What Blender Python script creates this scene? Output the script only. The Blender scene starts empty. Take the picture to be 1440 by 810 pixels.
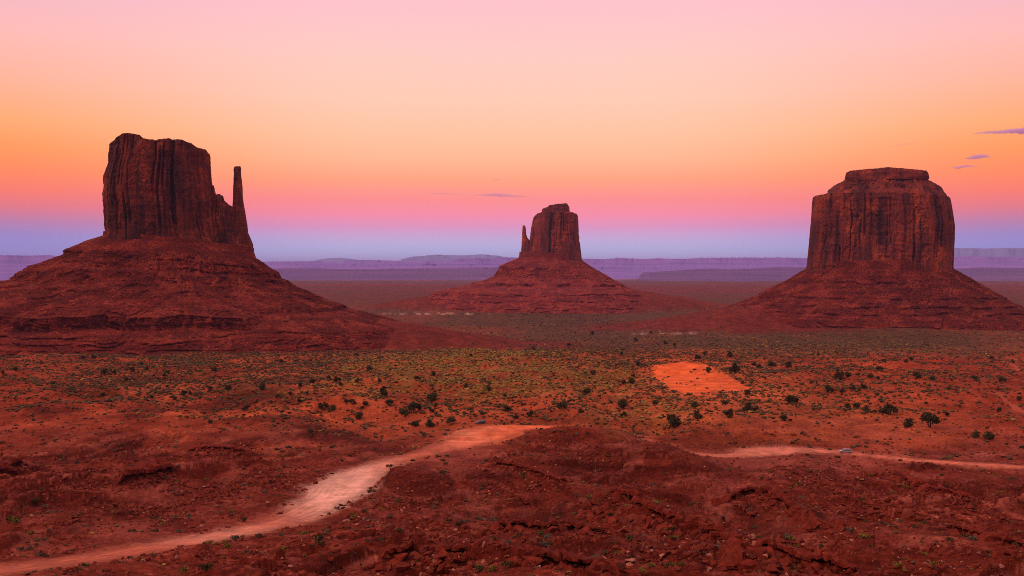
import bpy, bmesh, math, random
import numpy as np
from mathutils import Vector, Matrix

random.seed(7)
RNG = np.random.default_rng(7)
SC = bpy.context.scene
COL = SC.collection
R = math.radians

# ------------------------------------------------------------------ camera
CAMZ = 118.0                      # the viewpoint stands about 115 m above the valley floor
F = 1400.0                        # focal length in pixels of the 1440 px wide photograph
PITCH = math.atan(25.0 / 1400.0)
cam_data = bpy.data.cameras.new("camera")
cam_data.sensor_width = 36.0
cam_data.lens = 35.0
cam_data.clip_start = 1.0
cam_data.clip_end = 400000.0
cam = bpy.data.objects.new("camera", cam_data)
COL.objects.link(cam)
cam.location = (0, 0, CAMZ)
cam.rotation_euler = (math.pi / 2 - PITCH, 0, 0)
SC.camera = cam

# ------------------------------------------------------------------ world: dusk sky
SUN_EL = R(36.0)
SUN_AZ = R(242.0)                 # behind the camera, a little to its left
w = bpy.data.worlds.new("World")
SC.world = w
w.use_nodes = True
nt = w.node_tree
nt.nodes.clear()
out = nt.nodes.new("ShaderNodeOutputWorld")
sky = nt.nodes.new("ShaderNodeTexSky")
sky.sky_type = 'NISHITA'
sky.sun_disc = False
sky.sun_elevation = SUN_EL
sky.sun_rotation = SUN_AZ
bg1 = nt.nodes.new("ShaderNodeBackground")
bg1.inputs["Strength"].default_value = 0.003
nt.links.new(sky.outputs[0], bg1.inputs[0])
tc = nt.nodes.new("ShaderNodeTexCoord")
sep = nt.nodes.new("ShaderNodeSeparateXYZ")
nt.links.new(tc.outputs["Generated"], sep.inputs[0])


def s2l(c):
    return tuple(((v / 255.0) / 12.92 if v / 255.0 <= 0.04045 else ((v / 255.0 + 0.055) / 1.055) ** 2.4) for v in c)


def ramp_node(tree, stops, src):
    r = tree.nodes.new("ShaderNodeValToRGB")
    cr = r.color_ramp
    while len(cr.elements) > 1:
        cr.elements.remove(cr.elements[-1])
    for i, (p, c) in enumerate(stops):
        e = cr.elements[0] if i == 0 else cr.elements.new(p)
        e.position = p
        e.color = (*c, 1.0)
    tree.links.new(src, r.inputs[0])
    return r


def sky_ramp(rows, zen):
    stops = [(0.0, (0.06, 0.02, 0.015)), (0.195, (0.10, 0.035, 0.03))]
    for y, c in rows:
        el = math.sin(math.atan((380.0 - y) / F))
        stops.append((0.2 + 0.8 * el / 0.5, s2l(c)))
    stops.append((1.0, zen))
    return stops


mp = nt.nodes.new("ShaderNodeMapRange")          # sin(elevation) -0.125..0.5 -> 0..1
mp.inputs["From Min"].default_value = -0.125
mp.inputs["From Max"].default_value = 0.5
nt.links.new(sep.outputs["Z"], mp.inputs[0])
# ramp position of elevation 0 is 0.2
SKY_MID = [(378, (190, 208, 255)), (352, (190, 200, 244)), (338, (202, 184, 228)), (320, (228, 152, 196)),
           (303, (252, 140, 164)), (282, (255, 139, 136)), (255, (255, 159, 118)), (225, (255, 180, 136)),
           (190, (254, 191, 153)), (140, (252, 197, 172)), (80, (250, 196, 184)), (10, (246, 187, 194))]
SKY_SIDE = [(378, (132, 152, 230)), (352, (138, 146, 222)), (335, (148, 134, 204)), (318, (186, 122, 166)),
            (300, (228, 114, 124)), (280, (250, 118, 92)), (255, (255, 132, 74)), (225, (255, 148, 72)),
            (190, (255, 166, 102)), (140, (250, 174, 144)), (80, (246, 180, 173)), (10, (232, 176, 192))]
ZEN = (0.80, 0.48, 0.46)
rm = ramp_node(nt, sky_ramp(SKY_MID, ZEN), mp.outputs[0])
rs = ramp_node(nt, sky_ramp(SKY_SIDE, ZEN), mp.outputs[0])
# the twilight arch is palest opposite the sunset and deeper to either side of it
absx = nt.nodes.new("ShaderNodeMath"); absx.operation = 'ABSOLUTE'
nt.links.new(sep.outputs["X"], absx.inputs[0])
mpx = nt.nodes.new("ShaderNodeMapRange"); mpx.interpolation_type = 'SMOOTHSTEP'
mpx.inputs["From Min"].default_value = 0.12
mpx.inputs["From Max"].default_value = 0.50
nt.links.new(absx.outputs[0], mpx.inputs[0])
mix = nt.nodes.new("ShaderNodeMix"); mix.data_type = 'RGBA'
nt.links.new(mpx.outputs[0], mix.inputs[0])
nt.links.new(rm.outputs[0], mix.inputs[6])
nt.links.new(rs.outputs[0], mix.inputs[7])
# the glow of the set sun fills the western sky behind the viewpoint
rw_ = ramp_node(nt, [(0.0, (0.06, 0.02, 0.015)), (0.195, (0.16, 0.045, 0.02)), (0.205, (0.55, 0.15, 0.05)), (0.34, (0.70, 0.27, 0.11)), (0.60, (0.80, 0.42, 0.28)), (1.0, ZEN)], mp.outputs[0])
mpy = nt.nodes.new("ShaderNodeMapRange"); mpy.interpolation_type = 'SMOOTHSTEP'
mpy.inputs["From Min"].default_value = 0.05
mpy.inputs["From Max"].default_value = -0.60
nt.links.new(sep.outputs["Y"], mpy.inputs[0])
mixw = nt.nodes.new("ShaderNodeMix"); mixw.data_type = 'RGBA'
nt.links.new(mpy.outputs[0], mixw.inputs[0])
nt.links.new(mix.outputs[2], mixw.inputs[6])
nt.links.new(rw_.outputs[0], mixw.inputs[7])
mix = mixw
bg2 = nt.nodes.new("ShaderNodeBackground")
bg2.inputs["Strength"].default_value = 1.15
nt.links.new(mix.outputs[2], bg2.inputs[0])
add = nt.nodes.new("ShaderNodeAddShader")
nt.links.new(bg1.outputs[0], add.inputs[0])
nt.links.new(bg2.outputs[0], add.inputs[1])
nt.links.new(add.outputs[0], out.inputs[0])

# ------------------------------------------------------------------ sun: lamp for the glowing sky high in the west
sun = bpy.data.lights.new("sun", 'SUN')
sun.energy = 1.5
sun.angle = R(10.0)
sun.color = (1.0, 0.53, 0.34)
so = bpy.data.objects.new("sun", sun)
COL.objects.link(so)
sd = Vector((math.sin(SUN_AZ) * math.cos(SUN_EL), math.cos(SUN_AZ) * math.cos(SUN_EL), math.sin(SUN_EL)))
so.rotation_euler = sd.to_track_quat('Z', 'Y').to_euler()
so.location = (0, 0, 900)

vs = SC.view_settings
vs.view_transform = 'Standard'
vs.look = 'None'
vs.exposure = 0.0
vs.gamma = 1.0
vs.use_curve_mapping = False
SC.cycles.use_denoising = False         # keep the fine grain of sand and stone
SC.cycles.filter_width = 0.95
SC.cycles.max_bounces = 5
SC.cycles.diffuse_bounces = 3
SC.cycles.glossy_bounces = 2
SC.cycles.transparent_max_bounces = 8
SC.cycles.volume_bounces = 5


# ------------------------------------------------------------------ noise
class Perlin:
    def __init__(self, seed):
        r = np.random.default_rng(seed)
        p = r.permutation(256)
        self.p = np.concatenate([p, p, p]).astype(np.int32)
        a = r.random(256) * 2 * np.pi
        self.gx = np.cos(a).astype(np.float32)
        self.gy = np.sin(a).astype(np.float32)

    def __call__(self, x, y):
        x = np.asarray(x, np.float64); y = np.asarray(y, np.float64)
        xi = np.floor(x); yi = np.floor(y)
        xf = x - xi; yf = y - yi
        xi = xi.astype(np.int64) & 255; yi = yi.astype(np.int64) & 255
        u = xf * xf * xf * (xf * (xf * 6 - 15) + 10)
        v = yf * yf * yf * (yf * (yf * 6 - 15) + 10)
        p = self.p

        def g(ix, iy, fx, fy):
            h = p[p[ix] + iy]
            return self.gx[h] * fx + self.gy[h] * fy
        x1 = (xi + 1) & 255; y1 = (yi + 1) & 255
        n00 = g(xi, yi, xf, yf); n10 = g(x1, yi, xf - 1, yf)
        n01 = g(xi, y1, xf, yf - 1); n11 = g(x1, y1, xf - 1, yf - 1)
        a = n00 + u * (n10 - n00); b = n01 + u * (n11 - n01)
        return (a + v * (b - a)) * 1.5


PN = [Perlin(100 + i) for i in range(24)]


def fbm(x, y, octaves, k=0, gain=0.5, lac=2.07):
    t = 0.0; a = 1.0
    for i in range(octaves):
        t = t + a * PN[(k + i) % 24](x + 13.7 * i, y - 7.3 * i)
        x = x * lac; y = y * lac; a *= gain
    return t


def ridged(x, y, octaves, k=0, gain=0.5, lac=2.1):
    t = 0.0; a = 1.0
    for i in range(octaves):
        t = t + a * (1 - 2 * np.abs(PN[(k + i) % 24](x + 5.1 * i, y + 3.3 * i)))
        x = x * lac; y = y * lac; a *= gain
    return t


def sstep(a, b, x):
    t = np.clip((x - a) / (b - a), 0, 1)
    return t * t * (3 - 2 * t)


# ------------------------------------------------------------------ picture <-> world
CP, SP = math.cos(PITCH), math.sin(PITCH)


def ray(px, py):
    """direction through a pixel of the photograph, scaled to one metre of depth: (u, slope)"""
    a = (np.asarray(px, float) - 720.0) / F
    b = (405.0 - np.asarray(py, float)) / F
    y = CP + b * SP
    return a / y, (-SP + b * CP) / y


def project(x, y, z):
    zz = z - CAMZ
    f = y * CP - zz * SP
    return 720 + F * x / f, 405 - F * (y * SP + zz * CP) / f


# ------------------------------------------------------------------ terrain height
TAB = [(30, 1150), (60, 985), (100, 880), (150, 815), (200, 760), (250, 720), (300, 688), (350, 655), (400, 625), (450, 595),
       (500, 575), (600, 548), (700, 532), (850, 518), (1000, 508), (1200, 497), (1500, 484), (2000, 460),
       (3000, 434), (5000, 413), (10000, 397), (20000, 388.4), (40000, 384.3), (150000, 381.2)]
_ld = np.linspace(math.log(25), math.log(160000), 6000)
_tz = np.interp(_ld, [math.log(d) for d, _ in TAB], [CAMZ - d * (p - 380) / F for d, p in TAB])
_k = np.exp(-0.5 * (np.arange(-90, 91) / 30.0) ** 2); _k /= _k.sum()
_tz = np.convolve(np.pad(_tz, 90, mode='edge'), _k, 'valid')


def base_z(d):
    return np.interp(np.log(np.maximum(d, 25.0)), _ld, _tz)


_dd = np.exp(_ld)
_pyd = 380 + F * (CAMZ - _tz) / _dd


def depth_of(py):
    """depth at which the smooth base terrain shows in row py"""
    return float(np.interp(-py, -_pyd, _dd))


def on_base(px, py, d=None):
    u, s = ray(px, py)
    if d is None:
        d = depth_of(py)
    return float(u * d), d


ROAD = [(-160, 832, 4.5), (-60, 812, 4.5), (0, 802, 4.5), (120, 786, 4.5), (250, 764, 4.6), (350, 745, 4.6), (420, 725, 4.2), (460, 702, 6.4),
        (486, 681, 8.2), (532, 656, 5.2), (590, 639, 4.8), (632, 628, 7), (662, 619, 10.5), (688, 609, 14), (708, 603, 11.5),
        (740, 600.5, 5), (775, 600.5, 3.8), (815, 602, 3.5), (875, 612, 3.2), (915, 625, 3), (945, 634, 3), (1000, 640, 3), (1040, 640, 5), (1075, 635, 9),
        (1110, 632, 6.5), (1150, 634, 4.2), (1190, 637, 3.6), (1300, 648, 3.2), (1440, 657, 3.2), (1600, 668, 3.2)]
TRACKS = [[(1385, 500, 1.6), (1410, 507, 1.8), (1436, 520, 2.0), (1470, 530, 1.8)],
          [(1400, 553, 1.6), (1424, 563, 1.8), (1432, 576, 1.8), (1460, 579, 1.6)]]


def smooth_line(pts, n=10):
    p = np.array(pts, float)
    outp = []
    for i in range(len(p) - 1):
        p0 = p[max(i - 1, 0)]; p1 = p[i]; p2 = p[i + 1]; p3 = p[min(i + 2, len(p) - 1)]
        for t in np.arange(n) / n:
            outp.append(0.5 * ((2 * p1) + (-p0 + p2) * t + (2 * p0 - 5 * p1 + 4 * p2 - p3) * t * t + (-p0 + 3 * p1 - 3 * p2 + p3) * t ** 3))
    outp.append(p[-1])
    return np.array(outp)


def to_world(pts, n=8):
    q = smooth_line(pts, n)
    return np.array([(*on_base(a, b), c) for a, b, c in q])


ROAD_W = to_world(ROAD, 8)
TRACKS_W = [to_world(t, 6) for t in TRACKS]


def line_field(x, y, line, margin):
    """distance to a polyline of (x, y, value) and the value at its nearest point; far points get 1e9"""
    best = np.full(x.shape, 1e9); val = np.zeros(x.shape)
    for i in range(len(line) - 1):
        x0, y0, v0 = line[i]; x1, y1, v1 = line[i + 1]
        m = (x > min(x0, x1) - margin) & (x < max(x0, x1) + margin) & (y > min(y0, y1) - margin) & (y < max(y0, y1) + margin)
        if not m.any():
            continue
        xs = x[m]; ys = y[m]
        dx, dy = x1 - x0, y1 - y0
        t = np.clip(((xs - x0) * dx + (ys - y0) * dy) / (dx * dx + dy * dy + 1e-9), 0, 1)
        dist = np.hypot(xs - x0 - t * dx, ys - y0 - t * dy)
        b = best[m]; v = val[m]
        n = dist < b
        b[n] = dist[n]; v[n] = (v0 + t * (v1 - v0))[n]
        best[m] = b; val[m] = v
    return best, val


# crests of the badland mounds: ((px, py, depth) ..., flank slope, crest rounding)
RIDGES = [
    ([(866, 626, 346), (886, 619, 346), (912, 622, 343)], .40, 6),
    ([(690, 653, 305), (745, 661, 290), (800, 677, 275), (850, 690, 258), (905, 706, 236)], .40, 3),
    ([(792, 600, 402), (820, 599, 400), (848, 602, 396), (868, 608, 388), (888, 617, 378)], .34, 5),
    ([(512, 664, 312), (548, 658, 306), (592, 664, 298)], .38, 5),
    ([(452, 722, 250), (464, 716, 246), (505, 722, 240), (560, 724, 238)], .36, 4),
    ([(205, 776, 186), (230, 768, 184), (262, 772, 181)], .34, 5),
    ([(1005, 668, 296), (1045, 664, 296), (1085, 670, 288), (1130, 690, 270)], .42, 4),
    ([(1250, 660, 318), (1296, 652, 318), (1335, 662, 310), (1420, 676, 300), (1520, 690, 290)], .30, 6),
    ([(1085, 668, 292), (1140, 652, 330), (1120, 642, 352)], .34, 5),
    ([(862, 694, 232), (910, 722, 205), (970, 742, 190), (1030, 772, 168), (1050, 806, 150)], .38, 3),
    ([(1020, 708, 232), (1070, 694, 236), (1112, 714, 220), (1150, 746, 196), (1175, 790, 165)], .40, 3),
    ([(1175, 748, 186), (1230, 744, 186), (1300, 752, 180), (1385, 768, 168), (1500, 780, 160)], .32, 6),
    ([(520, 782, 172), (600, 776, 172), (690, 770, 176), (760, 750, 190)], .35, 4),
    ([(690, 738, 214), (760, 744, 205), (835, 748, 196)], .36, 3),
    ([(930, 513, 765), (960, 510, 768), (1000, 516, 745), (1046, 541, 640)], .24, 12),
    ([(560, 520, 900), (650, 503, 930), (740, 500, 960), (800, 492, 1050)], .15, 24),
    ([(1110, 600, 460), (1200, 598, 470), (1330, 612, 450)], .14, 25),
    ([(-200, 500, 1150), (60, 503, 1120), (190, 500, 1150), (300, 497, 1180), (420, 494, 1200), (560, 494, 1230)], .07, 40),
    ([(760, 482, 1500), (860, 478, 1560), (1000, 474, 1650)], .05, 50),
    ([(1120, 470, 1720), (1230, 456, 1780), (1330, 460, 1760), (1440, 472, 1600)], .05, 60),
    ([(40, 612, 440), (110, 600, 455), (190, 606, 450)], .22, 12),
    ([(300, 628, 410), (350, 618, 420), (400, 620, 418)], .30, 6),
    ([(30, 664, 345), (110, 655, 352), (165, 664, 345)], .30, 7),
    ([(210, 655, 345), (290, 650, 350), (330, 664, 335)], .32, 6),
    ([(0, 742, 226), (70, 726, 238), (150, 720, 240)], .30, 8),
]


# shallow draws: ((px, py) ..., width, depth)
DRAWS = [([(912, 606), (892, 586), (874, 560), (862, 536), (838, 514), (800, 498)], 16, 4.5),
         ([(520, 600), (480, 590), (440, 566), (400, 556), (340, 556)], 14, 3.0),
         ([(1440, 560), (1380, 566), (1300, 572), (1220, 566), (1150, 548), (1100, 536)], 15, 3.5),
         ([(760, 590), (740, 566), (752, 545), (800, 528)], 12, 2.5),
         ([(0, 575), (90, 566), (180, 560), (260, 566), (330, 580)], 13, 3.0),
         ([(120, 640), (200, 626), (260, 606), (330, 598)], 9, 3.0)]
DRAWS_W = None


def _ridge_world(r):
    pts, k, rr = r
    l = []
    for a, b, d in pts:
        u, s = ray(a, b)
        l.append((float(u * d), d, float(CAMZ + s * d)))
    return np.array(l), k, rr


RIDGES_W = [_ridge_world(r) for r in RIDGES]
DRAWS_W = [(np.array([(*on_base(a, b), 0.0) for a, b in smooth_line(p, 6)]), w_, dp) for p, w_, dp in DRAWS]


# low aprons of wash-out debris round the buttes: (px of the centre, depth, radius, height there, fall, squeeze in depth)
APRONS = [(251, 1450, 300, 46, .16, 2.2), (774, 3000, 285, 56, .16, 2.0), (1237, 2000, 285, 46, .16, 2.0)]


def apron_radius(x, y, a):
    u = float(ray(a[0], 380)[0])
    return np.hypot(x - u * a[1], (y - a[1]) * a[5])


def terrain(x, y):
    x = np.asarray(x, float); y = np.asarray(y, float)
    d = np.maximum(y, 25.0)
    zb = base_z(d)
    h = zb.copy()
    near = sstep(420, 330, d)
    mid = sstep(340, 480, d) * sstep(1700, 1000, d)
    far = sstep(900, 1800, d) * sstep(9000, 5000, d)
    wx = x + 9 * fbm(x / 40, d / 40, 2, 3); wy = d + 9 * fbm(x / 40, d / 40, 2, 9)
    pxa = 720 + F * x / d
    rdist, rhw_ = line_field(x, d, ROAD_W, 60)
    rfar = .12 + .88 * sstep(3, 42, rdist - rhw_)
    side = sstep(905, 950, pxa) * sstep(300, 335, d)        # open ground in front of the side road
    h += near * (4.6 * ridged(wx / 70, wy / 52, 5, 0, .5) - 4.6) * rfar * (1 - .75 * side) - 1.0 * side * near
    dn_ = sstep(1.5, .7, np.hypot((x - 130) / 70, (d - 680) / 170))
    h += mid * (1 - .8 * dn_) * (5.6 * fbm(wx / 95, wy / 130, 4, 5, .5) + 0.7 * ridged(wx / 40, wy / 60, 3, 8, .5))
    h += far * (2.5 * fbm(x / 500, d / 700, 3, 11) + 2.2 * fbm(x / 150, d / 260, 3, 1) * sstep(2600, 1500, d))
    rill = fbm(x / 11, d / 11, 4, 14, .55)
    for line, k, rr in RIDGES_W:
        big = 75.0 if rr < 10 else 150.0
        dist, zc = line_field(x, y, line, big)
        m = dist < 1e8
        if not m.any():
            continue
        q = dist[m]
        kk = k * (1 + 0.22 * rill[m])
        hr = zc[m] - kk * (np.sqrt(q * q + rr * rr) - rr)
        hm = h[m]
        s = 1.6
        e = np.clip(0.5 + 0.5 * (hr - hm) / s, 0, 1)
        h[m] = hm + (hr - hm) * e + s * e * (1 - e)
    for line, w_, dp in DRAWS_W:
        dist, _v = line_field(x, y, line, 70)
        h = h - dp * np.exp(-(np.minimum(dist, 1e4) / w_) ** 2) * (1 + .5 * rill)
    fine = sstep(1400, 500, d)
    nn = 0.34 + 0.75 * near
    h += fine * nn * (0.42 * rill + 0.16 * ridged(x / 6.5, d / 5.2, 3, 17, .5))
    for a in APRONS:
        q = apron_radius(x, y, a)
        hr = np.minimum(a[3] + 12, a[3] - a[4] * (q - a[2])) + 2.2 * fbm(x / 70, y / 90, 4, 13, .55)
        e = np.clip(.5 + .5 * (hr - h) / 6.0, 0, 1)
        h = h + (hr - h) * e + 6.0 * e * (1 - e) * (e > 0)
    # stepped ledges of hard beds through the near badlands
    bed = h + 1.5 * fbm(x / 30, d / 30, 2, 20)
    fr = (bed / 3.4) - np.floor(bed / 3.4)
    h += near * 0.75 * 1.5 * (sstep(0.45, 0.55, fr) - fr) * sstep(-.35, .25, fbm(x / 55, d / 55, 2, 21)) * rfar
    # graded road and beaten tracks
    dist, hw = line_field(x, y, ROAD_W, 30)
    m = sstep(8.0, 1.0, dist - hw)
    h = h + (zb - 0.25 + 0.05 * fbm(x / 3, d / 3, 2, 2) - h) * m
    for t in TRACKS_W:
        dist, hw = line_field(x, y, t, 12)
        h = h - 0.35 * sstep(2.0, 0.0, dist - hw)
    return h


_dm = np.exp(np.linspace(math.log(70), math.log(30000), 2600))


def at(px, py, dmin=0.0):
    """the first point of the terrain along the ray through a pixel"""
    u, s = ray(px, py)
    hz = terrain(u * _dm, _dm)
    hit = (hz >= CAMZ + s * _dm) & (_dm > dmin)
    i = int(np.argmax(hit)) if hit.any() else len(_dm) - 1
    a, b = _dm[max(i - 1, 0)], _dm[i]
    ds = np.linspace(a, b, 12)
    hz = terrain(u * ds, ds)
    j = int(np.argmax(hz >= CAMZ + s * ds)) if (hz >= CAMZ + s * ds).any() else 11
    return Vector((float(u * ds[j]), float(ds[j]), float(hz[j])))


# ------------------------------------------------------------------ mesh and object helpers
def mesh_np(name, verts, faces, mat=None, smooth=True, attrs=None):
    verts = np.ascontiguousarray(verts, np.float32)
    me = bpy.data.meshes.new(name)
    if isinstance(faces, np.ndarray):
        groups = [faces]
    else:
        groups = faces
    me.vertices.add(len(verts))
    me.vertices.foreach_set("co", verts.ravel())
    tot = sum(f.size for f in groups)
    nf = sum(len(f) for f in groups)
    me.loops.add(tot)
    me.loops.foreach_set("vertex_index", np.concatenate([f.ravel() for f in groups]).astype(np.int32))
    me.polygons.add(nf)
    starts = []; o = 0
    for f in groups:
        starts.append(o + np.arange(len(f)) * f.shape[1]); o += f.size
    me.polygons.foreach_set("loop_start", np.concatenate(starts).astype(np.int32))
    me.polygons.foreach_set("use_smooth", np.full(nf, smooth))
    for k, a in (attrs or {}).items():
        if a.ndim == 2:
            at_ = me.attributes.new(k, 'FLOAT_COLOR', 'POINT')
            c = np.ones((len(verts), 4), np.float32); c[:, :3] = a
            at_.data.foreach_set("color", c.ravel())
        else:
            at_ = me.attributes.new(k, 'FLOAT', 'POINT')
            at_.data.foreach_set("value", np.ascontiguousarray(a, np.float32))
    me.update(calc_edges=True)
    if mat:
        me.materials.append(mat)
    return me


def add_obj(name, me, parent=None, loc=None, label=None, cat=None, group=None, kind=None):
    o = bpy.data.objects.new(name, me)
    COL.objects.link(o)
    if parent is not None:
        o.parent = parent
    if loc is not None:
        o.location = loc
    tag(o, label, cat, group, kind)
    return o


def tag(o, label=None, cat=None, group=None, kind=None):
    if label: o["label"] = label
    if cat: o["category"] = cat
    if group: o["group"] = group
    if kind: o["kind"] = kind


def grid_faces(nr, nc, wrap=False):
    i = np.arange(nr - 1)[:, None]; j = np.arange(nc if wrap else nc - 1)[None, :]
    j2 = (j + 1) % nc
    a = i * nc + j; b = i * nc + j2; c = (i + 1) * nc + j2; e = (i + 1) * nc + j
    return np.stack([a, b, c, e], -1).reshape(-1, 4)


# ------------------------------------------------------------------ materials
class Mat:
    def __init__(self, name, rough=0.9, spec=0.15):
        self.m = bpy.data.materials.new(name)
        self.m.use_nodes = True
        self.t = self.m.node_tree
        self.b = self.t.nodes["Principled BSDF"]
        self.b.inputs["Roughness"].default_value = rough
        self.b.inputs["Specular IOR Level"].default_value = spec

    def n(self, typ, **kw):
        x = self.t.nodes.new(typ)
        for k, v in kw.items():
            setattr(x, k, v)
        return x

    def l(self, a, b):
        self.t.links.new(a, b)

    def noise(self, vec, scale, detail=4, rough=0.55, lac=2.0):
        x = self.n("ShaderNodeTexNoise")
        x.inputs["Scale"].default_value = scale
        x.inputs["Detail"].default_value = detail
        x.inputs["Roughness"].default_value = rough
        x.inputs["Lacunarity"].default_value = lac
        self.l(vec, x.inputs["Vector"])
        return x.outputs["Fac"]

    def pos(self, scale=(1, 1, 1)):
        g = self.n("ShaderNodeNewGeometry")
        mpn = self.n("ShaderNodeMapping")
        mpn.inputs["Scale"].default_value = scale
        self.l(g.outputs["Position"], mpn.inputs["Vector"])
        return mpn.outputs[0]

    def mr(self, v, a, b, c=0.0, d=1.0):
        x = self.n("ShaderNodeMapRange")
        for i, q in enumerate((a, b, c, d)):
            x.inputs[i + 1].default_value = q
        self.l(v, x.inputs[0])
        return x.outputs[0]

    def math(self, op, a, b):
        x = self.n("ShaderNodeMath", operation=op)
        for i, q in enumerate((a, b)):
            if isinstance(q, (int, float)):
                x.inputs[i].default_value = q
            else:
                self.l(q, x.inputs[i])
        return x.outputs[0]

    def mix(self, f, a, b, mode='MIX'):
        x = self.n("ShaderNodeMix", data_type='RGBA', blend_type=mode)
        for i, q in ((0, f), (6, a), (7, b)):
            if isinstance(q, (int, float)):
                x.inputs[i].default_value = q
            elif isinstance(q, tuple):
                x.inputs[i].default_value = (*q, 1.0)
            else:
                self.l(q, x.inputs[i])
        return x.outputs[2]

    def attr(self, name, vec=False):
        x = self.n("ShaderNodeAttribute", attribute_name=name)
        return x.outputs["Color"] if vec else x.outputs["Fac"]

    def col(self, c):
        if isinstance(c, tuple):
            self.b.inputs["Base Color"].default_value = (*c, 1.0)
        else:
            self.l(c, self.b.inputs["Base Color"])

    def bump(self, h, dist, strength=1.0, prev=None):
        x = self.n("ShaderNodeBump")
        x.inputs["Distance"].default_value = dist
        x.inputs["Strength"].default_value = strength
        self.l(h, x.inputs["Height"])
        if prev is not None:
            self.l(prev, x.inputs["Normal"])
        self.l(x.outputs[0], self.b.inputs["Normal"])
        return x.outputs[0]


def ground_material(name, speck=True, grain=1.0):
    m = Mat(name, 0.95, 0.05)
    p = m.pos()
    c = m.attr("geo", True)
    n1 = m.noise(p, 0.09, 6, 0.62)
    n2 = m.noise(p, 0.9, 5, 0.65)
    n3 = m.noise(p, 0.012, 5, 0.6)
    v = m.math('MULTIPLY', m.mr(n1, .25, .75, .62, 1.40), m.mr(n2, .28, .72, 1 - .55 * grain, 1 + .55 * grain))
    v = m.math('MULTIPLY', v, m.mr(n3, .3, .7, .80, 1.22))
    vv = m.n("ShaderNodeCombineColor")
    for i in range(3):
        m.l(v, vv.inputs[i])
    c = m.mix(1.0, c, vv.outputs[0], 'MULTIPLY')
    warm = m.mr(m.noise(p, 0.045, 5, 0.6), .42, .66)
    c = m.mix(m.math('MULTIPLY', warm, 0.35), c, m.mix(1.0, c, (1.30, 1.75, 1.7), 'MULTIPLY'))
    if speck:
        vo = m.n("ShaderNodeTexVoronoi", voronoi_dimensions='2D')
        vo.inputs["Scale"].default_value = 0.13
        m.l(p, vo.inputs["Vector"])
        sp = m.mr(vo.outputs["Distance"], .34, .22)
        veg = m.attr("veg")
        on = m.mr(m.math('SUBTRACT', veg, m.noise(p, 0.02, 4, .6)), -.12, .10)
        vcol = m.mix(m.mr(m.noise(p, 0.05, 3), .4, .6), (.030, .026, .014), (.085, .070, .030))
        c = m.mix(m.math('MULTIPLY', sp, on), c, vcol)
    m.col(c)
    b1 = m.bump(n1, 0.9, 0.5)
    b2 = m.bump(n2, 0.45 * grain, 0.8, b1)
    m.bump(m.noise(p, 4.5, 4, .6), 0.10 * grain, 0.8, b2)
    return m.m


def road_material():
    m = Mat("packed_road_dirt", 0.9, 0.12)
    p = m.pos()
    c = m.attr("geo", True)
    n1 = m.noise(p, 0.16, 5, 0.6)
    n2 = m.noise(p, 1.3, 5, 0.65)
    tr = m.noise(m.pos((0.20, 0.055, 0.2)), 1.0, 5, .6)
    v = m.math('MULTIPLY', m.mr(n1, .3, .7, .82, 1.18), m.mr(n2, .3, .7, .80, 1.20))
    v = m.math('MULTIPLY', v, m.mr(tr, .35, .65, .80, 1.20))
    vv = m.n("ShaderNodeCombineColor")
    for i in range(3):
        m.l(v, vv.inputs[i])
    m.col(m.mix(1.0, c, vv.outputs[0], 'MULTIPLY'))
    b1 = m.bump(tr, 0.25, 0.6)
    m.bump(n2, 0.12, 0.7, b1)
    return m.m


def cliff_material(name, base, dark, light):
    m = Mat(name, 0.88, 0.12)
    p = m.pos((0.055, 0.055, 0.006))
    streak = m.noise(p, 1.0, 6, 0.6)
    streak2 = m.noise(m.pos((0.17, 0.17, 0.013)), 1.0, 5, 0.6)
    patch = m.noise(m.pos((0.022, 0.022, 0.016)), 1.0, 5, 0.62)
    fine = m.noise(m.pos((0.35, 0.35, 0.28)), 1.0, 6, 0.65)
    strata = m.noise(m.pos((0.004, 0.004, 0.22)), 1.0, 4, 0.6)
    c = m.mix(m.mr(m.math('ADD', m.math('MULTIPLY', streak, .65), m.math('MULTIPLY', patch, .35)), .42, .58), dark, base)
    c = m.mix(m.math('MULTIPLY', m.mr(streak2, .52, .68), .5), c, dark)
    c = m.mix(m.math('MULTIPLY', m.mr(patch, .54, .68), m.mr(fine, .35, .6)), c, light)
    v = m.math('MULTIPLY', m.mr(fine, .25, .75, .62, 1.38), m.mr(strata, .3, .7, .86, 1.14))
    vv = m.n("ShaderNodeCombineColor")
    for i in range(3):
        m.l(v, vv.inputs[i])
    m.col(m.mix(1.0, c, vv.outputs[0], 'MULTIPLY'))
    b1 = m.bump(m.noise(m.pos((0.12, 0.12, 0.03)), 1.0, 6, .62), 5.0, 0.7)
    m.bump(fine, 1.6, 0.75, b1)
    return m.m


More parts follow.
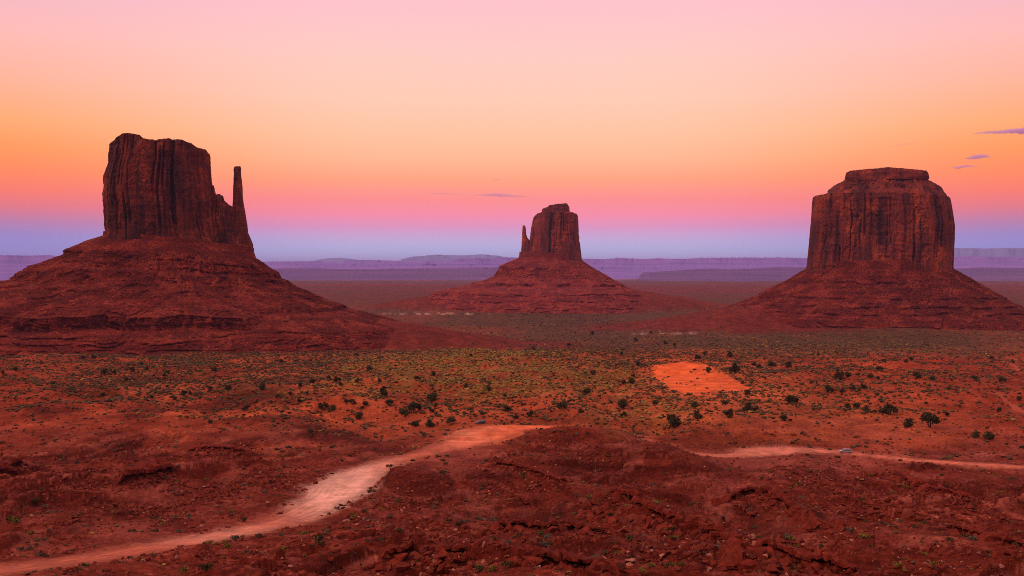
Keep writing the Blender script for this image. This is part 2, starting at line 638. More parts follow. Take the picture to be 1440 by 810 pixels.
def talus_material(name, base, dark, light):
    m = Mat(name, 0.95, 0.06)
    p = m.pos()
    strata = m.noise(m.pos((0.007, 0.007, 0.16)), 1.0, 5, 0.68)
    n1 = m.noise(p, 0.035, 6, 0.62)
    n2 = m.noise(p, 0.28, 6, 0.68)
    c = m.mix(m.math('MULTIPLY', m.mr(strata, .42, .56), m.mr(n1, .34, .5)), dark, base)
    c = m.mix(m.math('MULTIPLY', m.mr(n1, .50, .66), .7), c, light)
    v = m.mr(n2, .28, .72, .50, 1.50)
    vv = m.n("ShaderNodeCombineColor")
    for i in range(3):
        m.l(v, vv.inputs[i])
    c = m.mix(1.0, c, vv.outputs[0], 'MULTIPLY')
    vo = m.n("ShaderNodeTexVoronoi")
    vo.inputs["Scale"].default_value = 0.22
    m.l(p, vo.inputs["Vector"])
    c = m.mix(m.math('MULTIPLY', m.mr(vo.outputs["Distance"], .26, .16), m.mr(n1, .46, .56)), c, tuple(q * 1.7 for q in light))
    m.col(c)
    b1 = m.bump(n1, 4.0, 0.5)
    m.bump(n2, 2.4, 0.85, b1)
    return m.m


def rock_material(name, c1, c2):
    m = Mat(name, 0.9, 0.1)
    p = m.pos()
    oi = m.n("ShaderNodeObjectInfo")
    n1 = m.noise(p, 0.7, 5, .6)
    c = m.mix(m.mr(n1, .35, .65), c1, c2)
    v = m.mr(oi.outputs["Random"], 0, 1, .75, 1.25)
    vv = m.n("ShaderNodeCombineColor")
    for i in range(3):
        m.l(v, vv.inputs[i])
    m.col(m.mix(1.0, c, vv.outputs[0], 'MULTIPLY'))
    m.bump(m.noise(p, 2.5, 5, .65), 0.25, 0.9)
    return m.m


def leaf_material(name, c1, c2, c3=None):
    m = Mat(name, 0.8, 0.1)
    g = m.n("ShaderNodeNewGeometry")
    oi = m.n("ShaderNodeObjectInfo")
    c = m.mix(g.outputs["Random Per Island"], c1, c2)
    v = m.mr(oi.outputs["Random"], 0, 1, .7, 1.3)
    vv = m.n("ShaderNodeCombineColor")
    for i in range(3):
        m.l(v, vv.inputs[i])
    m.col(m.mix(1.0, c, vv.outputs[0], 'MULTIPLY'))
    return m.m


def plain_material(name, c, rough=0.5, metal=0.0, spec=0.5, var=0.15):
    m = Mat(name, rough, spec)
    tcn = m.n("ShaderNodeTexCoord")
    n = m.noise(tcn.outputs["Object"], 6.0, 4, .6)
    m.col(m.mix(n, tuple(q * (1 - var) for q in c), tuple(min(1, q * (1 + var)) for q in c)))
    m.b.inputs["Metallic"].default_value = metal
    return m.m


M_GROUND = ground_material("desert_ground")
M_DUNE = ground_material("dune_sand", False, 0.45)
M_ROAD = road_material()
M_WEST = cliff_material("west_cliff_rock", (.150, .028, .018), (.036, .0115, .015), (.36, .072, .027))
M_EAST = cliff_material("east_cliff_rock", (.21, .038, .025), (.070, .018, .021), (.40, .075, .028))
M_MERR = cliff_material("merrick_cliff_rock", (.185, .034, .022), (.052, .015, .019), (.37, .074, .028))
M_TAL = talus_material("talus_debris", (.140, .021, .014), (.080, .013, .010), (.22, .042, .024))
M_TALE = talus_material("talus_debris_far", (.20, .032, .026), (.13, .022, .021), (.27, .055, .036))
M_ROCK = rock_material("red_boulder_rock", (.095, .012, .007), (.18, .027, .014))
M_ROCKP = rock_material("pale_boulder_rock", (.30, .11, .08), (.42, .19, .14))
M_LEDGE = rock_material("ledge_sandstone", (.085, .011, .007), (.17, .026, .014))
M_RUB = rock_material("rubble_rock", (.11, .016, .010), (.25, .050, .030))
M_JUN = leaf_material("juniper_needles", (.022, .023, .010), (.062, .056, .024))
M_BARK = plain_material("juniper_bark", (.07, .035, .025), .9, 0, .1, .4)
M_SHR1 = leaf_material("yellow_green_leaves", (.10, .080, .016), (.21, .16, .035))
M_SHR2 = leaf_material("sage_leaves", (.065, .055, .042), (.13, .11, .08))
M_SHR3 = leaf_material("olive_leaves", (.035, .032, .012), (.085, .070, .024))
M_STEM = plain_material("woody_stem", (.08, .045, .03), .9, 0, .1, .3)

# ------------------------------------------------------------------ the ground: one sheet from the foot of the viewpoint to the horizon
_u = np.arange(-0.60, 0.60001, 0.00100)
_ue = 0.60 + np.cumsum(0.002 * 1.16 ** np.arange(1, 36))
_u = np.concatenate([-_ue[::-1], _u, _ue])
_d = np.concatenate([np.exp(np.linspace(math.log(42), math.log(1500), 860)),
                     np.exp(np.linspace(math.log(1500), math.log(150000), 190))[1:]])
NR, NC = len(_d), len(_u)
X = (_u[None, :] * _d[:, None]).ravel()
Y = np.repeat(_d, NC)
Z = terrain(X, Y)
PX, PY = project(X, Y, Z)


def C3(c, n=None):
    return np.array(c)[None, :]


def blend(a, b, w_):
    return a + (b - a) * w_[:, None]


def ell(px, py, cx, cy, rx, ry, e=0.35):
    q = np.hypot((px - cx) / rx, (py - cy) / ry)
    return sstep(1 + e, 1 - e, q)


nA = fbm(X / 60, Y / 75, 5, 3, .55)
nB = fbm(X / 17, Y / 24, 4, 6, .6)
nC = fbm(X / 420, Y / 900, 5, 9, .6)
nD = fbm(X / 6, Y / 9, 3, 12, .6)
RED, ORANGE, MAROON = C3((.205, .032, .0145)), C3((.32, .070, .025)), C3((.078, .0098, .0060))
FLATRED, SAGE, PALE = C3((.120, .017, .011)), C3((.066, .032, .018)), C3((.50, .23, .17))
geo = np.repeat(RED, len(X), 0)
geo = blend(geo, ORANGE, np.clip(0.42 * ell(PX, PY, 760, 560, 520, 85) + .16 * sstep(.0, .7, nA) * ell(PX, PY, 620, 560, 820, 110) + .6 * ell(PX, PY, 1010, 570, 120, 55)
                                 + .55 * ell(PX, PY, 1190, 610, 190, 40) + .45 * sstep(.25, .55, nB) * ell(PX, PY, 250, 612, 260, 40), 0, 1))
geo = blend(geo, MAROON, .8 * sstep(-.15, .6, -nA) * ell(PX, PY, 200, 600, 420, 75))
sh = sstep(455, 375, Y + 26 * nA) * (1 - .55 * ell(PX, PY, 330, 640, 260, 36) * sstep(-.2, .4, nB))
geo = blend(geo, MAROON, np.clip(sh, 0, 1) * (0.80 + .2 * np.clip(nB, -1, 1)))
rd, rhw = line_field(X, Y, ROAD_W, 40)
rc = np.repeat(C3((.36, .095, .055)), len(X), 0)
rc = blend(rc, C3((.60, .34, .265)), ell(PX, PY, 478, 688, 80, 44, .75) + 0 * X)
rc = blend(rc, C3((.46, .19, .13)), .8 * ell(PX, PY, 330, 752, 170, 14, .7))
rc = blend(rc, C3((.54, .120, .044)), .95 * ell(PX, PY, 710, 604, 100, 22, .5))
rc = blend(rc, C3((.60, .22, .13)), .9 * ell(PX, PY, 660, 612, 40, 13, .8) * sstep(-.3, .3, fbm(X / 16, Y / 3.0, 3, 3)))
rc = blend(rc, C3((.48, .17, .115)), .9 * ell(PX, PY, 1085, 634, 90, 9, .6))
rc = blend(rc, C3((.45, .13, .08)), .7 * ell(PX, PY, 1330, 649, 180, 10, .6))
geo = blend(geo, C3((.155, .088, .024)), .72 * np.clip(ell(PX, PY, 680, 522, 190, 36, .6) + .8 * ell(PX, PY, 1190, 478, 260, 16, .6) + .7 * ell(PX, PY, 885, 560, 75, 48, .6) + .35 * ell(PX, PY, 330, 530, 280, 30, .6), 0, 1) * sstep(-.25, .4, fbm(X / 22, Y / 60, 4, 16, .6)))
Zg = Z.reshape(NR, NC); Xg = X.reshape(NR, NC); Yg = Y.reshape(NR, NC)
gx = np.gradient(Zg, axis=1) / np.maximum(np.gradient(Xg, axis=1), 1e-3)
gy = np.gradient(Zg, axis=0) / np.maximum(np.gradient(Yg, axis=0), 1e-3)
steep = np.hypot(gx, gy).ravel()
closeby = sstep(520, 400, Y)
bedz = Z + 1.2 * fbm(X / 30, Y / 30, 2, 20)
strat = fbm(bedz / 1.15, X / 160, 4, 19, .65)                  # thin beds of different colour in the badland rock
geo = blend(geo, C3((.185, .040, .026)), .8 * closeby * sstep(.22, .05, steep) * sstep(-.35, .35, nB + .4 * nA))  # flats painted paler, as the sky overhead lights them
geo = geo * (1 - .34 * closeby * sstep(.16, .42, steep))[:, None]  # shade of the steep slopes put into the colour
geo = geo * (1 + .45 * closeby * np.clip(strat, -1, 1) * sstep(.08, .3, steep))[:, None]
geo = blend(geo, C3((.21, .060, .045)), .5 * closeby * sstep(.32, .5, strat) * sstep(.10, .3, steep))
# pale wash bottoms and dusty shoulders
geo = blend(geo, rc * .82, .9 * sstep(5.5, -.3, rd - rhw + 2.4 * nB + 1.2 * nD))
geo = blend(geo, C3((.21, .055, .038)), .45 * sstep(.45, .8, nB) * sstep(470, 380, Y))
for wx_, wy_, ra, rb in ((218, 690, 60, 16), (175, 745, 60, 22), (640, 640, 40, 22), (1060, 645, 70, 14), (1180, 650, 70, 10), (1030, 690, 45, 16)):
    geo = blend(geo, C3((.21, .048, .034)), .7 * ell(PX, PY, wx_, wy_, ra, rb, .7))
# flats around the buttes and the plain beyond
flat = np.maximum.reduce([sstep(a[2] + a[3] / a[4] + 70, a[2] + a[3] / a[4] - 90, apron_radius(X, Y, a) + 110 * nC + 26 * nA) for a in APRONS])
plain = sstep(1000, 1500, Y) * sstep(4200, 3300, Y + 500 * nC)
geo = blend(geo, SAGE, .85 * plain * (1 - .55 * sstep(.1, .6, nC)))
geo = blend(geo, FLATRED, flat * .92)
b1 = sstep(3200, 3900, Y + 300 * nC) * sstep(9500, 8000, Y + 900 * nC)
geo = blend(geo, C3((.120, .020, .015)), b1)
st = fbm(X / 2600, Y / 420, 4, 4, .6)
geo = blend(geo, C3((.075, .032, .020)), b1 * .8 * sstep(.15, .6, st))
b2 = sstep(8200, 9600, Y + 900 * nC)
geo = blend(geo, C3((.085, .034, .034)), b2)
geo = blend(geo, C3((.21, .095, .22)), sstep(10300, 14500, Y + 1500 * nC))  # violet haze of distance painted onto the far plain
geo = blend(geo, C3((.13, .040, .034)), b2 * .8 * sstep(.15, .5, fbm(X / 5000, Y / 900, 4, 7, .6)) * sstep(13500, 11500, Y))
for bx, by, ra, rb in ((610, 441, 75, 1.6), (930, 468, 55, 1.8), (700, 431, 60, 1.3), (60, 391, 12, .9)):
    geo = blend(geo, C3((.55, .33, .27)), .75 * ell(PX, PY, bx, by, ra, rb) * sstep(.0, .5, fbm(X / 25, Y / 60, 3, 2)))
# bright and dark runs of weathered ground
geo = geo * np.clip(1 + .16 * nA + .14 * nB + .10 * nD, .5, 1.6)[:, None]
veg = .75 * sstep(800, 1250, Y) * sstep(6500, 3000, Y) * (1 - .75 * flat) + .25 * sstep(3000, 5000, Y)
veg = np.clip(veg, 0, 1)
# sand of the dune, dirt of the roads
DUNE_POLY = [(918, 530), (926, 517), (938, 510), (962, 508), (990, 511), (1004, 519), (1030, 531), (1052, 546), (1036, 551), (1012, 548), (990, 552), (962, 554), (944, 547)]


def in_poly(px, py, poly):
    ins = np.zeros(px.shape, bool)
    n = len(poly)
    for i in range(n):
        x0, y0 = poly[i]; x1, y1 = poly[(i + 1) % n]
        if y0 == y1:
            continue
        c = ((y0 > py) != (y1 > py)) & (px < (x1 - x0) * (py - y0) / (y1 - y0) + x0)
        ins ^= c
    return ins


geo = blend(geo, C3((.44, .095, .033)), .75 * ell(PX, PY, 985, 533, 92, 30, .7) * sstep(-.5, .5, nB + nD))
dune = in_poly(PX + 9 * nB + 7 * nD, PY + 3.2 * nB + 2.6 * nD, DUNE_POLY) & (Y > 520) & (Y < 900)
geo[dune] = np.array((.58, .108, .030)) * np.clip(1 + .12 * nB[dune] + .06 * nD[dune], .6, 1.4)[:, None]
roadm = rd < rhw * (1 + .07 * nB + .05 * nD)
# wheel-worn centre, looser edges
wear = np.clip(rd / np.maximum(rhw, .1), 0, 1)
rc = rc * (1.06 - .30 * sstep(.5, 1.0, wear + .25 * nB))[:, None] * (1 + .13 * np.cos(rd * 3.3 + 2.2 * nB) * sstep(-.4, .3, nA) + .14 * fbm(X / 9, Y / 2.2, 3, 1))[:, None] * np.clip(1 + .10 * nB + .10 * nD, .6, 1.5)[:, None]
geo[roadm] = rc[roadm]
trackm = np.zeros(len(X), bool)
for t in TRACKS_W:
    td, tw = line_field(X, Y, t, 15)
    trackm |= td < tw * (1 + .3 * nD)
trackm &= ~roadm
geo[trackm] = np.array((.28, .062, .030))
geo = np.clip(geo, .002, .9)

faces = grid_faces(NR, NC)
cls = np.zeros(len(X), np.int8)
cls[dune] = 2; cls[trackm] = 3; cls[roadm] = 1
fc = cls[faces]
fcls = np.where((fc == 1).sum(1) >= 2, 1, np.where((fc == 2).sum(1) >= 2, 2, np.where((fc == 3).sum(1) >= 2, 3, 0)))
VERT = np.stack([X, Y, Z], 1)
for code, nm, mt in ((0, "ground", M_GROUND), (1, "dirt_road", M_ROAD), (2, "sand_dune", M_DUNE), (3, "beaten_track", M_ROAD)):
    f = faces[fcls == code]
    if not len(f):
        continue
    uq, inv = np.unique(f, return_inverse=True)
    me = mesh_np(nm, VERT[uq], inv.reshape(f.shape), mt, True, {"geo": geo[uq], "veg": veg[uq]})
    lab = {"ground": "red desert floor of eroded mounds and scrub reaching to the horizon",
           "dirt_road": "wide pale dirt road bending through the red badlands",
           "sand_dune": "bare bright orange sand dune among the scrub",
           "beaten_track": "thin winding dirt tracks on the far slope"}[nm]
    add_obj(nm, me, label=lab, cat={"ground": "ground", "dirt_road": "road", "sand_dune": "dune", "beaten_track": "path"}[nm], kind='structure')


# ------------------------------------------------------------------ the buttes
class Frame:
    """a butte's own axes: w across the line of sight from the viewpoint, v along it"""
    def __init__(self, px, depth):
        u, _ = ray(px, 380)
        self.c = np.array((float(u) * depth, depth))
        n = np.hypot(*self.c)
        self.ed = self.c / n
        self.er = np.array((self.ed[1], -self.ed[0]))
        self.depth = depth

    def w(self, px):
        u, _ = ray(px, 380)
        return (u * self.c[1] - self.c[0]) / (self.er[0] - u * self.er[1])

    def z(self, py, w=0.0):
        _, s = ray(720, py)
        return CAMZ + s * (self.c[1] + w * self.er[1])

    def world(self, w, v, z):
        return np.stack([self.c[0] + self.er[0] * w + self.ed[0] * v, self.c[1] + self.er[1] * w + self.ed[1] * v, z], -1)


def loft(fr, sil, top, b_base, b_top, seed, nth=700, nz=130, power=2.8, flute=1.0, sink=14.0, vc=0.0, cracks=40, rough=1.0, tilt=None):
    """a rock wall: sil = [(py, px left edge, px right edge)] from the top down, top = [(px, py)] skyline"""
    sil = sorted(sil)
    py = np.array([s[0] for s in sil], float)
    zl = fr.z(py)
    L = fr.w(np.array([s[1] for s in sil], float)); Rr = fr.w(np.array([s[2] for s in sil], float))
    tw = fr.w(np.array([t[0] for t in top], float)); tz = np.array([float(fr.z(t[1], a)) for t, a in zip(top, tw)])
    zt, zb = zl[0], zl[-1] - sink
    s = np.linspace(0, 1, nz) ** 0.9
    zn = zb + (zt - zb) * s
    Lz = np.interp(zn, zl[::-1], L[::-1]); Rz = np.interp(zn, zl[::-1], Rr[::-1])
    th = np.pi / 2 + np.linspace(0, 2 * np.pi, nth, endpoint=False)
    ct, st_ = np.cos(th), np.sin(th)
    se_c = np.sign(ct) * np.abs(ct) ** (2 / power); se_s = np.sign(st_) * np.abs(st_) ** (2 / power)
    # even spacing along the outline
    a0 = (Rz[nz // 2] - Lz[nz // 2]) / 2; b0 = (b_base + b_top) / 2
    fine_t = np.pi / 2 + np.linspace(0, 2 * np.pi, 8001)
    fx = a0 * np.sign(np.cos(fine_t)) * np.abs(np.cos(fine_t)) ** (2 / power); fy = b0 * np.sign(np.sin(fine_t)) * np.abs(np.sin(fine_t)) ** (2 / power)
    al = np.concatenate([[0], np.cumsum(np.hypot(np.diff(fx), np.diff(fy)))])
    tt = np.interp(np.linspace(0, al[-1], nth, endpoint=False), al, fine_t)
    ct, st_ = np.cos(tt), np.sin(tt)
    se_c = np.sign(ct) * np.abs(ct) ** (2 / power); se_s = np.sign(st_) * np.abs(st_) ** (2 / power)
    ln = np.linspace(0, al[-1], nth, endpoint=False)
    wc = (Lz + Rz) / 2; a = (Rz - Lz) / 2
    bz = b_base + (b_top - b_base) * s
    W = wc[:, None] + a[:, None] * se_c[None]
    V = vc + bz[:, None] * se_s[None]
    T = np.interp(W, tw, tz)
    Zz = zb + (T - zb) * s[:, None]
    if tilt is not None:
        Zz = Zz + tilt * (W - wc[:, None]) * (1 - s[:, None])
    nx = ct / max(a0, 1); ny = st_ / max(b0, 1); nn = np.hypot(nx, ny); nx /= nn; ny /= nn
    LL = np.repeat(ln[None], nz, 0); o = seed * 17.3
    warp = 3.0 * PN[3](LL / 40 + o, Zz / 60)
    D = 4.5 * fbm((LL + warp) / 58 + o, Zz / 420 + o, 3, 1)
    rg = np.random.default_rng(seed + 500)
    for wmean, amp, top_frac in ((30.0, 3.4, .0), (13.0, 1.7, .0), (22.0, 2.6, .55), (17.0, 2.2, .3)):
        br = np.cumsum(wmean * (.45 + 1.1 * rg.random(int(al[-1] / wmean * 1.4) + 4)))
        of = rg.normal(size=len(br) + 1) * amp
        if top_frac:                              # slabs that reach only part of the way up
            of = np.abs(of) * (rg.random(len(of)) < .6)
        hgt_ = zb + (zt - zb) * (top_frac + .45 * (rg.random(len(of)) - .4))
        wl = LL + warp + .9 * PN[6](Zz / 60, LL / 30 + o)
        k0 = np.searchsorted(br, wl.ravel()).reshape(wl.shape)
        e = of[k0]
        if top_frac:
            e = e * sstep(hgt_[k0] + 3.5, hgt_[k0] - 1.0, Zz + 3 * PN[1](LL / 9, o + Zz * 0))
        D += e
    D += 1.8 * (np.abs(PN[5]((LL + warp) / 25 + o, Zz / 210)) * 2 - .75)
    D += 1.0 * (np.abs(PN[8]((LL + warp) / 9.5 + o, Zz / 90)) * 2 - .7)
    D += rough * 1.3 * fbm(LL / 7 + o, Zz / 9, 3, 11, .6)
    bl = fbm(LL / 60 + o, Zz / 8.5, 3, 14)
    D += rough * 0.9 * bl
    # slabs that have fallen away, leaving recesses with a stepped roof
    slab = sstep(.18, .30, fbm(LL / 34 + o, Zz / 46, 2, 18))
    D -= 2.6 * slab
    rg = np.random.default_rng(seed)
    for _ in range(cracks):
        l0 = rg.random() * al[-1]; z0 = zb + (zt - zb) * rg.random() * .6; z1 = z0 + (zt - zb) * (.25 + .6 * rg.random())
        dp = 2.5 + 6.0 * rg.random() ** 2; wd = .8 + 1.3 * rg.random()
        lc = l0 + 2.5 * PN[int(rg.integers(20))](Zz / 45, o)
        D -= dp * np.exp(-((LL - lc) / wd) ** 2) * sstep(z0 - 6, z0 + 6, Zz) * sstep(z1 + 10, z1 - 10, Zz)
    foot = sstep(zb + sink + 15, zb + sink + 12, Zz + 2 * PN[7](LL / 22, o + Zz * 0))
    D = D * (1 - .45 * foot) + foot * (1.6 + 1.1 * fbm(LL / 26, Zz / 2.6 + o, 3, 9))
    D *= flute * np.minimum(1, 0.35 + s[:, None] * 3) * (.42 + .58 * np.abs(ny)[None])
    lim = np.minimum(a[:, None] * .35, 12)
    D = np.clip(D - .6, -lim, 2.2)
    W = W + D * nx[None]; V = V + D * ny[None]
    Zz[-1] += 0.8 * fbm(ln / 6 + o, ln * 0, 3, 4)
    P = [fr.world(W.ravel(), V.ravel(), Zz.ravel())]
    fcs = [grid_faces(nz, nth, True)]
    # top
    prev = (nz - 1) * nth; cnt = nz * nth
    for k, q in enumerate((.985, .955, .90, .8, .62, .4, .18)):
        w_ = wc[-1] + (W[-1] - wc[-1]) * q; v_ = vc + (V[-1] - vc) * q
        z_ = np.interp(w_, tw, tz) + 1.2 * fbm(w_ / 9 + o, v_ / 9, 3, 6) * min(1, (1 - q) * 12) + (1 - q) * .8
        P.append(fr.world(w_, v_, z_))
        j = np.arange(nth); j2 = (j + 1) % nth
        fcs.append(np.stack([prev + j, prev + j2, cnt + j2, cnt + j], 1))
        prev = cnt; cnt += nth
    P.append(fr.world(np.array([wc[-1]]), np.array([vc]), np.array([np.interp(wc[-1], tw, tz)])))
    j = np.arange(nth); j2 = (j + 1) % nth
    tri = np.stack([prev + j, prev + j2, np.full(nth, cnt)], 1)
    return np.concatenate(P), [np.concatenate(fcs), tri]


def talus(fr, prof, b_top, ledges, seed, tilt=0.0, ff=1.0, nth=820, nz=230, ztop_extra=6.0, zbot=-8.0, gully=1.0):
    """the debris skirt: prof = [(py, px left, px right)] of its skyline; ledges = [(z, height, strength, from w, to w)]"""
    prof = sorted(prof)
    py = np.array([p[0] for p in prof], float)
    z = fr.z(py); L = fr.w(np.array([p[1] for p in prof], float)); Rr = fr.w(np.array([p[2] for p in prof], float))
    wc = (L[0] + Rr[0]) / 2
    zs = np.linspace(z[0], zbot, nz)
    order = np.argsort(z)
    rl = np.interp(zs, z[order], (wc - L)[order]); rr = np.interp(zs, z[order], (Rr - wc)[order])
    zlast = z.min()
    ext = np.maximum(zlast - zs, 0)
    rl = rl + ext * 1.7; rr = rr + ext * 1.7
    rm = (rl + rr) / 2
    ry = b_top + (rm - rm[0]) * ff
    th = np.pi / 2 + np.linspace(0, 2 * np.pi, nth, endpoint=False)
    ct, st_ = np.cos(th), np.sin(th)
    rx = np.where(ct[None] > 0, rr[:, None], rl[:, None])
    p = 2.05
    rad = (np.abs(ct[None] / rx) ** p + np.abs(st_[None] / ry[:, None]) ** p) ** (-1 / p)
    o = seed * 9.7
    arc = np.repeat((th * 220)[None], nz, 0)
    zz = np.repeat(zs[:, None], nth, 1)
    depth_t = (z[0] - zz) / (z[0] - zbot)
    # ledges hold the radius while the height drops
    dr = np.diff(rad, axis=0, prepend=rad[:1])
    wgt = np.ones_like(dr); und = np.zeros_like(dr)
    for zl, hl, stg, w0, w1 in ledges:
        zc = zl + 3.6 * fbm(arc / 70 + o, zz * 0 + zl, 4, 2, .55)
        band = sstep(zc + .8, zc - .8, zz) * sstep(zc - hl - .8, zc - hl + .8, zz)
        ww = wc + rad * ct[None]
        here = sstep(w0 - 25, w0 + 25, ww) * sstep(w1 + 25, w1 - 25, ww) * np.clip((1.2 if hl > 9 else .55) + 1.3 * fbm(arc / 52 + o, zz * 0 + zl * 3, 4, 5, .6), 0, 1)
        wgt *= 1 - stg * band * here
        und = und + here * stg * (band * (5.0 if hl > 9 else 1.0) * (np.abs(PN[4](arc / (9.0 if hl > 9 else 5.0) + zl, zz / 60)) * 2.4 - 1.0)
                                   - 2.8 * band * sstep(zc - .35 * hl, zc - .8 * hl, zz))
        shelf = sstep(zc + hl * .9, zc + .5, zz) * sstep(zc - .5, zc + .5, zz)
        wgt *= 1 + .9 * stg * shelf * here
    tot = (dr * wgt).sum(0); tot0 = dr.sum(0)
    rad2 = rad[:1] + np.cumsum(dr * wgt, 0) * np.clip(tot0 / np.maximum(tot, 1e-3), .8, 1.25)
    D = gully * 11 * depth_t * fbm(arc / 70 + o, zz / 200, 4, 7, .5)
    D += gully * 4.4 * sstep(0, .2, depth_t) * ridged(arc / 26 + 2 * PN[2](arc / 30, zz / 20), zz / 120 + o, 3, 10, .5)
    D += 1.7 * fbm(arc / 9 + o, zz / 5, 4, 13, .6)
    D += 1.1 * ridged(arc / 5, zz / 2.6 + o, 2, 15, .55)
    D *= np.minimum(1, .1 + depth_t * 8)
    rad2 = rad2 + D + und
    W = wc + rad2 * ct[None]; V = rad2 * st_[None]
    Zz = zz + tilt * (W - wc) * np.clip(1 - depth_t * 1.6, 0, 1)
    Zz[0] += ztop_extra
    return fr.world(W.ravel(), V.ravel(), Zz.ravel()), grid_faces(nz, nth, True), (W, V, Zz)


def rock_proto(rg, n=13, flat=.75):
    bm = bmesh.new()
    for _ in range(n):
        v = Vector(rg.normal(size=3)); v.normalize(); v *= .82 + .25 * rg.random()
        bm.verts.new((v.x * (.8 + .5 * rg.random()), v.y * .9, v.z * flat))
    r = bmesh.ops.convex_hull(bm, input=bm.verts)
    bmesh.ops.delete(bm, geom=[g for g in r["geom_interior"] if isinstance(g, bmesh.types.BMVert)], context='VERTS')
    bmesh.ops.triangulate(bm, faces=bm.faces)
    bm.verts.index_update()
    V = np.array([v.co[:] for v in bm.verts]); Fc = np.array([[v.index for v in f.verts] for f in bm.faces])
    bm.free()
    return V, Fc


RG = np.random.default_rng(11)
ROCKS = [rock_proto(RG, int(RG.integers(9, 16)), .55 + .4 * RG.random()) for _ in range(14)]


def scatter(protos, pts, sizes, rg, tilt=.5, zs=None, sink=.25, anis=.5):
    """one merged mesh of many small pieces: vertices and triangles"""
    VV, FF, off = [], [], 0
    pick = rg.integers(len(protos), size=len(pts))
    for k, (pv, pf) in enumerate(protos):
        idx = np.nonzero(pick == k)[0]
        if not len(idx):
            continue
        n = len(idx)
        a = rg.random(n) * 2 * np.pi; b = (rg.random(n) - .5) * 2 * tilt
        ca, sa, cb, sb = np.cos(a), np.sin(a), np.cos(b), np.sin(b)
        sc = sizes[idx][:, None] * (1 + anis * (rg.random((n, 3)) - .5))
        v = pv[None] * sc[:, None, :]
        if zs is not None:
            v[..., 2] *= zs[idx][:, None]
        x, y, z = v[..., 0], v[..., 1], v[..., 2]
        y2 = y * cb[:, None] - z * sb[:, None]; z2 = y * sb[:, None] + z * cb[:, None]
        xr = x * ca[:, None] - y2 * sa[:, None]; yr = x * sa[:, None] + y2 * ca[:, None]
        q = np.stack([xr, yr, z2], -1) + pts[idx][:, None, :]
        q[..., 2] -= sink * 0 
        VV.append(q.reshape(-1, 3))
        FF.append((pf[None] + (off + np.arange(n) * len(pv))[:, None, None]).reshape(-1, 3))
        off += n * len(pv)
    return np.concatenate(VV), np.concatenate(FF)


def butte(name, label, origin):
    o = bpy.data.objects.new(name, None)
    COL.objects.link(o)
    o.location = origin
    tag(o, label, "butte", "sandstone buttes of the valley")
    return o


def part(name, root, V, Fc, mat, smooth=True, kind=None, label=None):
    org = np.array(root.location)
    o = add_obj(name, mesh_np(name, V - org, Fc, mat, smooth), root, label=label, kind=kind)
    return o


def talus_rocks(root, W, V, Zz, fr, n, smin, smax, seed, rows, front=True, pale=.0):
    rg = np.random.default_rng(seed)
    nz, nth = W.shape
    i = (rows[0] + (rows[1] - rows[0]) * rg.random(n) * nz / nz).astype(int)
    j = rg.integers(int(nth * .22), int(nth * .78), size=n)      # th runs from the back round the front
    cl = PN[9](j / 22.0, i / 16.0)
    keep = cl > rg.random(n) * .9 - .55
    i, j = i[keep], j[keep]
    pts = fr.world(W[i, j], V[i, j], Zz[i, j])
    s = smin * (smax / smin) ** (rg.random(len(i)) ** 2.4)
    v, f = scatter(ROCKS, pts, s, rg, .6)
    return v, f


# --- west butte with its thumb
f1 = Frame(232, 1450)
root = butte("butte", "tall flat-topped red butte with a separate thin rock thumb and long layered skirt", (f1.c[0], f1.c[1], 0))
sil = [(194, 155.5, 295.5), (203, 155, 296), (214, 154, 296.5), (224, 153, 297), (227, 150.5, 297.5), (238, 147, 298.5), (263, 145.2, 299.5), (277, 145.2, 300.5),
       (286, 146.8, 301), (310, 147, 303), (335, 147.5, 306), (350, 148.5, 308)]
top = [(140, 210), (153, 208), (157, 203.5), (163, 199.5), (167, 197.5), (178, 194), (189, 194.4), (199, 197), (204, 201.7), (219, 203.6), (236, 201.7), (256, 203.6), (268, 207), (278, 212), (290, 214), (294.5, 219), (297, 224), (305, 226)]
V, Fc = loft(f1, sil, top, 66, 58, 1, nth=1100, nz=190, power=3.2, cracks=70)
part("cliff", root, V, Fc, M_WEST)
V, Fc = loft(f1, [(262, 293, 330), (290, 293, 330), (300, 292, 332), (325, 292, 338), (355, 292, 343)],
             [(290, 262), (300.5, 263), (301.5, 276), (308, 274.5), (313, 277), (315, 284), (322, 290), (328, 292), (340, 294)], 40, 26, 2, nth=420, nz=110, power=2.5, cracks=22, sink=16)
part("shoulder", root, V, Fc, M_WEST)
V, Fc = loft(f1, [(235, 330.3, 339.7), (238, 329.4, 340.3), (244, 329.8, 340.0), (263, 328.8, 342), (280, 328.2, 342.4), (297, 327, 345.2), (316, 326, 348.2), (327, 326, 349), (336, 325, 353), (344, 325, 356), (356, 325, 357)],
             [(320, 235.5), (330.5, 234.6), (339.5, 234.6), (350, 235)], 26, 7, 3, nth=300, nz=170, power=2.8, flute=.28, cracks=12, sink=16)
part("thumb_spire", root, V, Fc, M_WEST)
